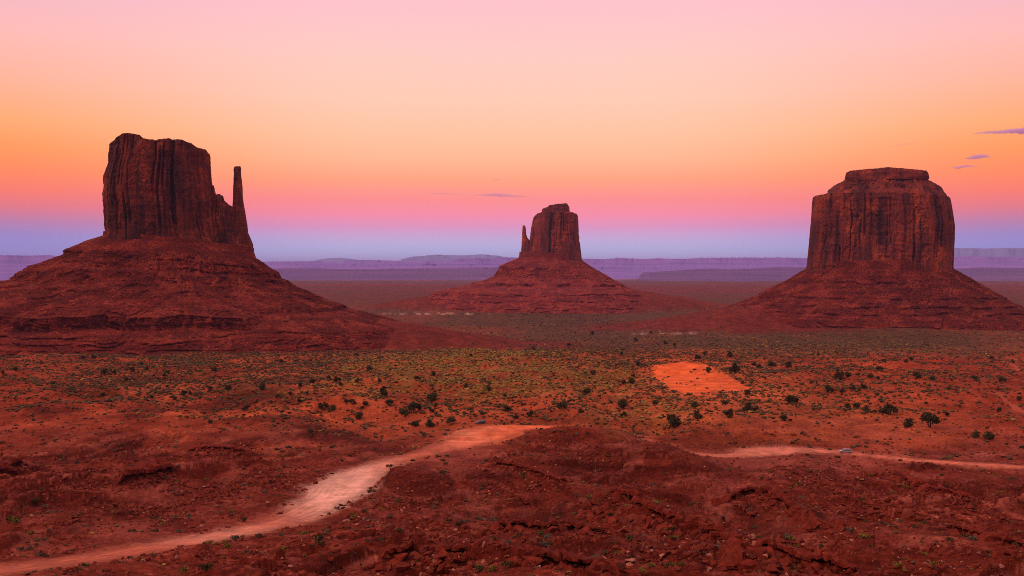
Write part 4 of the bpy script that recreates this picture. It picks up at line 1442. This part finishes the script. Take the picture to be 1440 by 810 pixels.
TREES = [(520, 521, 10), (462, 534, 10), (441, 540, 11), (474, 537, 10), (504, 538, 9), (480, 542, 7), (534, 537, 8), (587, 535, 10), (611, 529, 9), (539, 551, 11), (540, 559, 11), (547, 570, 13), (606, 564, 19),
         (468, 577, 11), (515, 570, 9), (495, 569, 10), (488, 566, 8), (451, 575, 10), (458, 573, 9), (506, 589, 12), (582, 580, 20), (570, 587, 16), (605, 580, 11), (612, 572, 7), (584, 600, 12), (605, 600, 14), (634, 598, 15), (678, 583, 7),
         (712, 579, 13), (725, 589, 9), (747, 587, 13), (686, 549, 11), (710, 558, 7), (656, 545, 8), (661, 502, 7), (502, 501, 6), (750, 492, 6), (421, 544, 9), (409, 556, 8), (432, 554, 6), (420, 567, 10), (437, 610, 9),
         (898, 515, 11), (834, 527, 9), (890, 530, 7), (888, 540, 12), (877, 541, 10), (825, 554, 10), (876, 574, 18), (921, 570, 9), (790, 575, 14), (817, 580, 9), (877, 586, 10), (944, 593, 16), (947, 601, 17), (977, 574, 13), (981, 589, 14),
         (1024, 587, 16), (1019, 571, 9), (1051, 579, 15), (1063, 580, 9), (1050, 555, 10), (1032, 524, 17), (997, 524, 10), (982, 507, 11), (991, 499, 6), (1027, 502, 10), (1086, 515, 12), (1060, 514, 8), (1067, 518, 8), (874, 499, 7), (876, 493, 5),
         (834, 471, 7), (800, 487, 6), (915, 469, 5), (934, 485, 8), (949, 486, 6), (894, 480, 6), (1109, 516, 11), (1245, 510, 8), (1237, 521, 9), (1281, 507, 7), (1274, 509, 6), (1181, 534, 14), (1192, 530, 9), (1207, 529, 7), (1224, 532, 8),
         (1235, 534, 6), (1289, 532, 11), (1312, 535, 9), (1370, 536, 11), (1409, 537, 11), (1167, 552, 17), (1185, 552, 10), (1199, 548, 9), (1214, 547, 10), (1208, 550, 7), (1114, 568, 18), (1192, 574, 11), (1252, 583, 20), (1230, 582, 8),
         (1277, 601, 15), (1308, 601, 28), (1104, 592, 13), (1390, 618, 18), (1372, 616, 12), (1332, 585, 9), (1334, 548, 7), (1424, 511, 7), (1434, 563, 8), (1404, 579, 7),
         (22, 521, 8), (3, 526, 6), (146, 527, 11), (185, 523, 9), (160, 526, 8), (178, 536, 8), (207, 521, 8), (200, 514, 6), (236, 525, 7), (231, 530, 7), (133, 504, 9), (117, 505, 7), (74, 542, 7), (144, 557, 9), (301, 523, 9), (294, 549, 9),
         (321, 549, 10), (269, 555, 8), (244, 562, 9), (367, 548, 11), (391, 559, 7), (396, 510, 7), (214, 560, 8), (296, 595, 8), (347, 577, 11), (258, 556, 9), (1205, 574, 9), (1218, 580, 12), (1240, 581, 9), (1395, 505, 6), (1150, 500, 6)]
BARE = [(1260, 604, 9), (1131, 613, 11), (1149, 621, 11), (1205, 616, 8), (1021, 613, 12), (1012, 601, 9), (975, 607, 8), (1033, 626, 9), (605, 566, 9), (1148, 580, 13)]
TMARKS = [(673, 592, "the parked blue car"), (1188, 634, "the pale moving car"), (985, 508, "the upper rim of the orange dune"), (945, 552, "the lower tip of the orange dune"), (1055, 548, "the tail of the orange dune"),
          (470, 545, "the scrub flat below the tall butte's skirt"), (550, 560, "the scrubby hummock above the road"), (640, 520, "the grassy rise in mid valley"), (180, 525, "the ledges at the tall butte's foot"), (300, 555, "the red gullies below the tall butte"),
          (40, 525, "the frame edge under the tall butte"), (800, 600, "the mound behind the road pull-out"), (865, 545, "the shallow draw beside the orange dune"), (1060, 600, "the short wooden posts"), (1200, 540, "the red cutbank on the far slope"),
          (1290, 520, "the scrub plain before the broad butte"), (1240, 590, "the sandy slope above the side road"), (1400, 520, "the winding dirt track at the frame edge"), (1390, 600, "the scrubby corner beyond the side road"), (880, 480, "the grey flat before the broad butte"), (1110, 560, "the orange slope past the dune")]
rg2 = np.random.default_rng(5)
items = [(a, b, "broad dark green" if s >= 14 else "dark green" if s >= 9 else "small dark") for a, b, s in TREES] + [(a, b, "sparse half-bare") for a, b, s in BARE]
labs = name_by_landmarks(items, TMARKS, "juniper", 19)
for (a, b, s), it, lb in zip(TREES + BARE, items, labs):
    bare = it[2].startswith("sparse")
    p = at(a, b)
    size = s / F * p.y * 1.02
    cm, tm = (BARE_PROTO if bare else TREE_PROTO)[int(rg2.integers(3 if bare else 12))]
    o = bpy.data.objects.new("juniper_tree", None)
    COL.objects.link(o)
    o.location = p
    o.rotation_euler = (0, 0, rg2.random() * 6.28)
    o.scale = (size, size, size * (.86 + .3 * rg2.random()))
    tag(o, lb, "tree", "junipers on the valley floor")
    add_obj("crown", cm, o); add_obj("trunk", tm, o)

# individual shrubs close to the viewpoint
SHRUB = []
for i in range(9):
    m = (M_SHR1, M_SHR2, M_SHR3)[i % 3]
    blobs = [(.28 * math.cos(a), .28 * math.sin(a), .22 + .12 * rgt.random(), .24, .20) for a in rgt.random(5) * 6.28]
    V, Fc = leaf_cloud(rgt, 260, blobs, .055)
    SHRUB.append((mesh_np("foliage", V, Fc, m, False), mesh_np("stem", *limb_mesh(rgt, .4, .012, 5), M_STEM, True)))
n = 1700
d = 130 * (400 / 130) ** (rg2.random(n) ** .8); u = (rg2.random(n) - .5) * 1.04
x = u * d
dist, hw = line_field(x, d, ROAD_W, 25)
k = (dist > hw + 1.2) & (fbm(x / 16, d / 16, 3, 7) > -.12)
x, d = x[k], d[k]
s = .55 + 1.0 * rg2.random(len(x)) ** 1.7
z = terrain(x, d)
sx, sy = project(x, d, z)
k = (sx > 4) & (sx < 1436) & (sy < 808) & visible(x, d, z, .3)
x, d, z, s, sx, sy = [q[k] for q in (x, d, z, s, sx, sy)]
kk = np.argsort(-s / d)[:285]
shl = (s / d)[kk].min()
NAMED = [(766, 770, 1.9, 1), (1015, 779, 2.4, 1), (446, 762, 2.0, 2), (762, 753, 1.6, 2), (945, 759, 1.1, 0), (1113, 760, 1.3, 0), (1114, 782, 1.5, 2), (1108, 779, 1.5, 1), (1215, 757, 1.8, 0), (1260, 750, 1.0, 0), (1395, 757, 2.2, 2), (548, 658, 2.0, 2),
         (22, 735, 2.2, 0), (15, 733, 2.0, 2), (50, 707, 2.0, 2), (178, 752, 1.7, 0), (240, 747, 1.7, 0), (300, 785, 1.9, 2), (330, 787, 1.3, 0), (800, 780, 1.8, 1), (833, 788, 1.5, 1), (915, 715, 1.2, 0), (938, 682, 1.1, 0)]
sh_items = [(sx[i], sy[i], s[i], int(rg2.integers(3)), (x[i], d[i], z[i])) for i in kk]
for a, b, q, c in NAMED[:15]:
    sh_items.append((a, b, q, c, tuple(at(a, b))))
items = [(q[0], q[1], ("yellow-green", "grey-green", "olive")[q[3]] + (" rounded" if q[2] > 1.1 else " low")) for q in sh_items]
labs = name_by_landmarks(items, marks, "shrub", 19)
for q, lb in zip(sh_items, labs):
    fm, sm = SHRUB[q[3] + 3 * int(rg2.integers(3))]
    o = bpy.data.objects.new("desert_shrub", None)
    COL.objects.link(o)
    o.location = q[4]; o.rotation_euler = (0, 0, rg2.random() * 6.28)
    o.scale = (q[2] * 1.25,) * 3
    tag(o, lb, "shrub", "shrubs on the badland slopes")
    add_obj("foliage", fm, o); add_obj("stem", sm, o)

# the uncountable scrub of the valley
def tuft_proto(rg):
    bm = bmesh.new()
    for _ in range(9):
        a = rg.random() * 6.28; r = .35 + .3 * rg.random()
        bm.verts.new((math.cos(a) * r, math.sin(a) * r, .02 + .5 * rg.random() ** 1.3))
    for _ in range(3):
        a = rg.random() * 6.28
        bm.verts.new((math.cos(a) * .3, math.sin(a) * .3, -.15))
    r = bmesh.ops.convex_hull(bm, input=bm.verts)
    bmesh.ops.delete(bm, geom=[g for g in r["geom_interior"] if isinstance(g, bmesh.types.BMVert)], context='VERTS')
    bmesh.ops.triangulate(bm, faces=bm.faces)
    bm.verts.index_update()
    V = np.array([v.co[:] for v in bm.verts]); Fc = np.array([[v.index for v in f.verts] for f in bm.faces])
    bm.free()
    return V, Fc


TUFTS = [tuft_proto(rgt) for _ in range(8)]
N = 460000
d = np.sqrt(360 ** 2 + (2300 ** 2 - 360 ** 2) * rg2.random(N)); u = (rg2.random(N) - .5) * 1.14
dn = 130 * (400 / 130) ** rg2.random(5000); d = np.concatenate([d, dn]); u = np.concatenate([u, (rg2.random(5000) - .5) * 1.1])
x = u * d
z = terrain(x, d)
sx, sy = project(x, d, z)
den = .16 + .62 * ell(sx, sy, 720, 545, 620, 62, .5) + .35 * ell(sx, sy, 250, 540, 330, 50, .4)
den += .55 * ell(sx, sy, 690, 525, 150, 34, .6) + .35 * ell(sx, sy, 880, 560, 70, 45, .5) + .3 * ell(sx, sy, 1180, 478, 250, 14, .6)
den *= 1 - .72 * ell(sx, sy, 1200, 608, 150, 24, .5)
den *= 1 - .5 * ell(sx, sy, 250, 610, 260, 28, .5)
for a in APRONS:
    den *= 1 - .8 * sstep(a[2] + a[3] / a[4] + 40, a[2] + a[3] / a[4] - 60, apron_radius(x, d, a) + 40 * fbm(x / 90, d / 120, 3, 9))
den *= 1 - .80 * sstep(1000, 1500, d + 260 * fbm(x / 160, d / 240, 3, 6))
den *= .42 + .9 * sstep(-.35, .45, fbm(x / 26, d / 34, 4, 2, .6))
den = np.where(d < 410, .30 * sstep(-.2, .5, fbm(x / 20, d / 20, 3, 4)), den)
den *= ~in_poly(sx, sy, DUNE_POLY) | (rg2.random(len(x)) < .05)
dist, hw = line_field(x, d, ROAD_W, 25)
den *= dist > hw + .8
for a_, b_ in ((676, 596), (1189, 638)):                # cleared ground round the cars
    q = at(a_, b_)
    den *= ((x - q.x) / 5.0) ** 2 + ((d - q.y + 4) / 13.0) ** 2 > 1
for t in TRACKS_W:
    td, tw = line_field(x, d, t, 12)
    den *= td > tw
k = rg2.random(len(x)) < den
x, d, z, sx, sy = [q[k] for q in (x, d, z, sx, sy)]
s = (.42 + .85 * rg2.random(len(x)) ** 2.0) * np.clip(.8 + d / 1300, .8, 1.7)
s = np.where(d < 410, np.minimum(s, shl * d * .9), s)
tint = fbm(x / 70, d / 90, 3, 8) + .9 * rg2.normal(size=len(x))
yel = ell(sx, sy, 660, 525, 180, 40, .5) + .5 * ell(sx, sy, 1200, 480, 260, 20, .5) + .6 * ell(sx, sy, 900, 560, 80, 50, .5)
kind = np.where(tint + 1.9 * yel > 1.5, 0, np.where(tint < .15, 2, 1))
for code, nm, mt, lab in ((0, "scrub", leaf_material("dry_yellow_grass", (.125, .086, .018), (.26, .160, .036)), "yellow-green grass tufts spread over the valley floor"),
                          (1, "scrub", leaf_material("sagebrush", (.050, .034, .018), (.12, .070, .036)), "grey-green sagebrush spread over the valley floor"),
                          (2, "scrub", leaf_material("dark_brush", (.030, .023, .010), (.075, .055, .022)), "dark low brush spread over the valley floor")):
    m = kind == code
    v, f = scatter(TUFTS, np.stack([x, d, z], 1)[m], s[m] * 1.5, rg2, .15, .7 + .5 * rg2.random(m.sum()))
    add_obj(nm, mesh_np(nm, v, f, mt, False), label=lab, cat="scrub", kind='stuff')
# far dark brush beyond the scrub flats
N = 16000
d = 1500 * (3600 / 1500) ** rg2.random(N); u = (rg2.random(N) - .5) * 1.1
x = u * d; z = terrain(x, d); sx, sy = project(x, d, z)
den = .05 + 1.2 * ell(sx, sy, 790, 446, 80, 14, .5) + .5 * ell(sx, sy, 640, 440, 160, 5, .6) + .3 * ell(sx, sy, 900, 436, 120, 5, .6)
den *= 1 - .8 * ell(sx, sy, 300, 460, 420, 30) 
k = rg2.random(N) < den * .7
v, f = scatter(TUFTS, np.stack([x, d, z], 1)[k], (1.4 + 2.6 * rg2.random(k.sum()) ** 2), rg2, .1, .8 + .4 * rg2.random(k.sum()))
add_obj("scrub", mesh_np("scrub", v, f, leaf_material("far_brush", (.016, .018, .012), (.04, .040, .025)), False), label="distant dark bushes dotting the grey-green flat", cat="scrub", kind='stuff')

# ------------------------------------------------------------------ cars
M_TYRE = plain_material("tyre_rubber", (.02, .02, .02), .85, 0, .3)
M_RIM = plain_material("wheel_alloy", (.65, .66, .70), .3, .9, .5)
M_GLASS = plain_material("dark_car_glass", (.02, .03, .045), .08, 0, .6)
M_LAMP = plain_material("lamp_lens", (.75, .76, .80), .15, 0, .6)
M_TAIL = plain_material("tail_lamp_lens", (.35, .02, .02), .2, 0, .6)
M_TRIM = plain_material("dark_trim", (.03, .03, .035), .6, 0, .4)


def car(name, label, paint, loc, rz, prof, glass_side, ws, rw, L, group=None):
    root = bpy.data.objects.new(name, None)
    COL.objects.link(root)
    root.location = loc; root.rotation_euler = (0, 0, rz)
    tag(root, label, "car", group)
    hw = lambda zq: .90 - .22 * max(0.0, (zq - .85) / .8) - .06 * max(0.0, (.5 - zq) / .3)
    bm = bmesh.new()
    lo = [bm.verts.new((px_, -hw(pz), pz)) for px_, pz in prof]
    hi = [bm.verts.new((px_, hw(pz), pz)) for px_, pz in prof]
    n = len(prof)
    for i in range(n):
        j = (i + 1) % n
        bm.faces.new((lo[i], lo[j], hi[j], hi[i]))
    bm.faces.new(lo[::-1]); bm.faces.new(hi)
    bmesh.ops.recalc_face_normals(bm, faces=bm.faces)
    bmesh.ops.bevel(bm, geom=[e for e in bm.edges if abs(e.verts[0].co.y - e.verts[1].co.y) < .2 and abs(e.verts[0].co.y) > .5], offset=.06, segments=2, affect='EDGES')
    me = bpy.data.meshes.new("body"); bm.to_mesh(me); bm.free()
    me.materials.append(paint)
    body = add_obj("body", me, root)

    def quad(nm, pts, mat, parent, th=.012):
        p = np.array(pts, float)
        nrm = np.cross(p[1] - p[0], p[2] - p[0]); nrm /= np.linalg.norm(nrm)
        c = p.mean(0)
        if np.dot(nrm, c - np.array((0, 0, .9))) < 0:
            nrm = -nrm
        m = len(p)
        V = np.concatenate([p + nrm * th, p - nrm * .03])
        F4 = [(i, (i + 1) % m, m + (i + 1) % m, m + i) for i in range(m)]
        mm = bpy.data.meshes.new(nm)
        mm.from_pydata([tuple(q) for q in V], [], [tuple(range(m)), tuple(range(2 * m - 1, m - 1, -1))] + F4)
        mm.materials.append(mat)
        return add_obj(nm, mm, parent)
    for sgn in (-1, 1):
        for g in glass_side:
            quad("side_window", [(a, sgn * (hw(b) + .002), b) for a, b in g], M_GLASS, root)
    for nm, (a, b) in (("windscreen", ws), ("rear_window", rw)):
        quad(nm, [(a[0], -hw(a[1]) + .1, a[1]), (a[0], hw(a[1]) - .1, a[1]), (b[0], hw(b[1]) - .1, b[1]), (b[0], -hw(b[1]) + .1, b[1])], M_GLASS, root)
    fx = L / 2
    for sgn in (-1, 1):
        quad("headlight", [(fx - .02, sgn * .80, .66), (fx - .02, sgn * .48, .66), (fx - .06, sgn * .46, .82), (fx - .10, sgn * .82, .84)], M_LAMP, root, .03)
        quad("tail_light", [(-fx + .02, sgn * .82, .75), (-fx + .02, sgn * .60, .75), (-fx + .04, sgn * .60, 1.0), (-fx + .04, sgn * .82, 1.0)], M_TAIL, root, .03)
        quad("wing_mirror", [(.75, sgn * .93, 1.0), (.75, sgn * 1.08, 1.0), (.75, sgn * 1.08, 1.14), (.75, sgn * .93, 1.14)], paint, root, .05)
        for wx in (L * .305, -L * .29):
            V, Fc = [], []
            ring = [(.20, -.11), (.32, -.12), (.345, -.06), (.345, .06), (.32, .12), (.20, .11)]
            for i in range(24):
                an = i / 24 * 6.2832
                for r_, yy in ring:
                    V.append((math.cos(an) * r_, yy, math.sin(an) * r_))
            for i in range(24):
                for j in range(6):
                    Fc.append((i * 6 + j, i * 6 + (j + 1) % 6, ((i + 1) % 24) * 6 + (j + 1) % 6, ((i + 1) % 24) * 6 + j))
            wh = add_obj("wheel", None, root, (wx, sgn * .80, .345))
            add_obj("tyre", mesh_np("tyre", np.array(V), np.array(Fc), M_TYRE, True), wh)
            bm = bmesh.new()
            bmesh.ops.create_cone(bm, cap_ends=True, segments=20, radius1=.205, radius2=.16, depth=.22)
            bmesh.ops.rotate(bm, verts=bm.verts, matrix=Matrix.Rotation(math.radians(90 if sgn < 0 else -90), 3, 'X'))
            rm_ = bpy.data.meshes.new("rim"); bm.to_mesh(rm_); bm.free(); rm_.materials.append(M_RIM)
            add_obj("rim", rm_, wh)
    for nm, xx in (("front_bumper", fx), ("rear_bumper", -fx)):
        bm = bmesh.new(); bmesh.ops.create_cube(bm, size=1)
        for v in bm.verts:
            v.co = (xx + v.co.x * .14, v.co.y * 1.66, .44 + v.co.z * .20)
        bmesh.ops.bevel(bm, geom=bm.edges[:], offset=.04, segments=2, affect='EDGES')
        mm = bpy.data.meshes.new(nm); bm.to_mesh(mm); bm.free(); mm.materials.append(M_TRIM)
        add_obj(nm, mm, root)
    return root


SUVP = [(-2.28, .36), (2.25, .34), (2.32, .60), (2.26, .88), (1.30, 1.02), (.62, 1.56), (.35, 1.63), (-1.55, 1.62), (-1.95, 1.50), (-2.25, 1.02), (-2.32, .70)]
p = at(676, 596)
BLUE = plain_material("blue_car_paint", (.022, .055, .16), .3, .1, .5)
car("parked_car", "small blue hatchback-backed car parked at the edge of the dirt pull-out", BLUE, (p.x, p.y, float(terrain(np.array([p.x]), np.array([p.y]))[0]) + .02), R(205), SUVP,
    [[(1.05, 1.04), (.10, 1.04), (.10, 1.50), (.55, 1.50)], [(.02, 1.04), (-.95, 1.04), (-.95, 1.50), (.02, 1.50)], [(-1.03, 1.04), (-1.95, 1.06), (-1.70, 1.47), (-1.03, 1.50)]],
    ((1.24, 1.06), (.66, 1.52)), ((-2.22, 1.08), (-1.98, 1.46)), 4.62)
VANP = [(-2.35, .36), (2.32, .34), (2.38, .60), (2.30, .84), (1.62, .98), (.78, 1.50), (.45, 1.58), (-1.70, 1.56), (-2.10, 1.42), (-2.33, .98), (-2.38, .70)]
p = at(1189, 637)
PALEP = plain_material("pale_lavender_car_paint", (.27, .25, .36), .25, .2, .6)
tr = float(ray(1189, 637)[0])
car("moving_car", "pale silver-lavender car driving along the narrow side road", PALEP, (p.x, p.y, float(terrain(np.array([p.x]), np.array([p.y]))[0]) + .02), R(178), VANP,
    [[(1.20, 1.00), (.15, 1.00), (.15, 1.44), (.68, 1.44)], [(.05, 1.00), (-1.0, 1.00), (-1.0, 1.45), (.05, 1.45)], [(-1.1, 1.0), (-2.05, 1.02), (-1.85, 1.40), (-1.1, 1.44)]],
    ((1.55, 1.02), (.84, 1.46)), ((-2.31, 1.04), (-2.12, 1.39)), 4.76)

# fence posts by the track
M_POST = plain_material("weathered_post_wood", (.10, .06, .045), .9, 0, .1, .35)
PLAB = ["at the near end of the row", "second in the row", "third in the row", "fourth in the row", "fifth in the row", "at the far end of the row"]
for i, (a, b) in enumerate([(1077, 625.5), (1080.5, 625.2), (1084, 624.9), (1089, 624.6), (1093, 624.6), (1097, 625)]):
    q = at(a, b)
    bm = bmesh.new()
    bmesh.ops.create_cone(bm, cap_ends=True, segments=8, radius1=.16, radius2=.12, depth=1.5)
    for v in bm.verts:
        v.co.z += .6; v.co.x += .03 * (v.co.z > 1)
    mm = bpy.data.meshes.new("fence_post"); bm.to_mesh(mm); bm.free(); mm.materials.append(M_POST)
    add_obj("fence_post", mm, loc=q, label="short wooden post beside the side road, " + PLAB[i], cat="post", group="wooden posts by the side road")

# ------------------------------------------------------------------ small evening clouds
def cloud_mat(name, col, dens):
    m = bpy.data.materials.new(name); m.use_nodes = True
    t = m.node_tree; t.nodes.clear()
    o = t.nodes.new("ShaderNodeOutputMaterial"); v = t.nodes.new("ShaderNodeVolumePrincipled")
    v.inputs["Color"].default_value = (*col, 1); v.inputs["Density"].default_value = dens
    t.links.new(v.outputs[0], o.inputs["Volume"])
    return m


CLOUDS = [
    ([(1366, 188.5, .6), (1385, 186.5, 1.8), (1405, 185.8, 2.6), (1425, 184.6, 3.6), (1445, 183.6, 5.0), (1475, 183, 5.0), (1500, 184, 1.5)], "long mauve cloud streak at the edge of the frame above the broad butte", .0040),
    ([(1356, 223.5, .6), (1366, 221.8, 2.6), (1376, 220.6, 3.4), (1384, 219.8, 2.6), (1394, 221, .7)], "small ragged mauve cloud below the long streak", .0040),
    ([(1337, 234.6, .5), (1347, 236, 2.0), (1357, 233.8, 2.0), (1366, 234.2, 1.3), (1378, 235.2, .4)], "small drooping mauve wisp, lowest above the broad butte", .0040),
    ([(1252, 208, .3), (1262, 205, .9), (1275, 202.6, 1.0), (1290, 202, .4)], "faint thin cloud feather high over the broad butte", .002),
    ([(596, 272.6, .3), (615, 272.2, .8), (630, 272.6, 1.0), (655, 273.6, .3)], "thin pink cloud line between the tall butte and the small one", .003),
    ([(664, 274.6, .4), (682, 274.4, 1.9), (700, 274.4, 2.8), (722, 275.8, 1.9), (750, 277, .4)], "flat pink-mauve cloud lens just above the small butte", .0022),
    ([(692, 252.6, .4), (698, 252.6, .9), (705, 253.2, .4)], "tiny pink cloud fleck high above the small butte", .003),
]
CD = 42000.0
for ci, (spine, lab, dens) in enumerate(CLOUDS):
    sp = smooth_line(spine, 14)
    V = []
    nr = 14
    for i, (a, b, r_) in enumerate(sp):
        u, s_ = ray(a, b)
        c = np.array((u * CD, CD, CAMZ + s_ * CD))
        rr = max(r_, .15) / F * CD
        for j in range(nr):
            an = j / nr * 6.2832
            q = 1 + .35 * float(PN[ci](i * .22 + ci, j * .4)) + .25 * float(PN[ci + 3](i * .6 + ci, j * .9))
            V.append(c + np.array((0.3 * rr * q * math.cos(an), rr * 3.0 * q * math.cos(an), rr * q * math.sin(an) * (1.0 if math.sin(an) > 0 else .8))))
    V = np.array(V)
    fcs = grid_faces(len(sp), nr, True)
    caps = np.array([list(range(nr))[::-1], [(len(sp) - 1) * nr + j for j in range(nr)]])
    add_obj("cloud", mesh_np("cloud", V, [fcs, caps], cloud_mat("cloud_vapour", (.86, .68, 1.0), dens), True), label=lab, cat="cloud", group="small evening clouds")
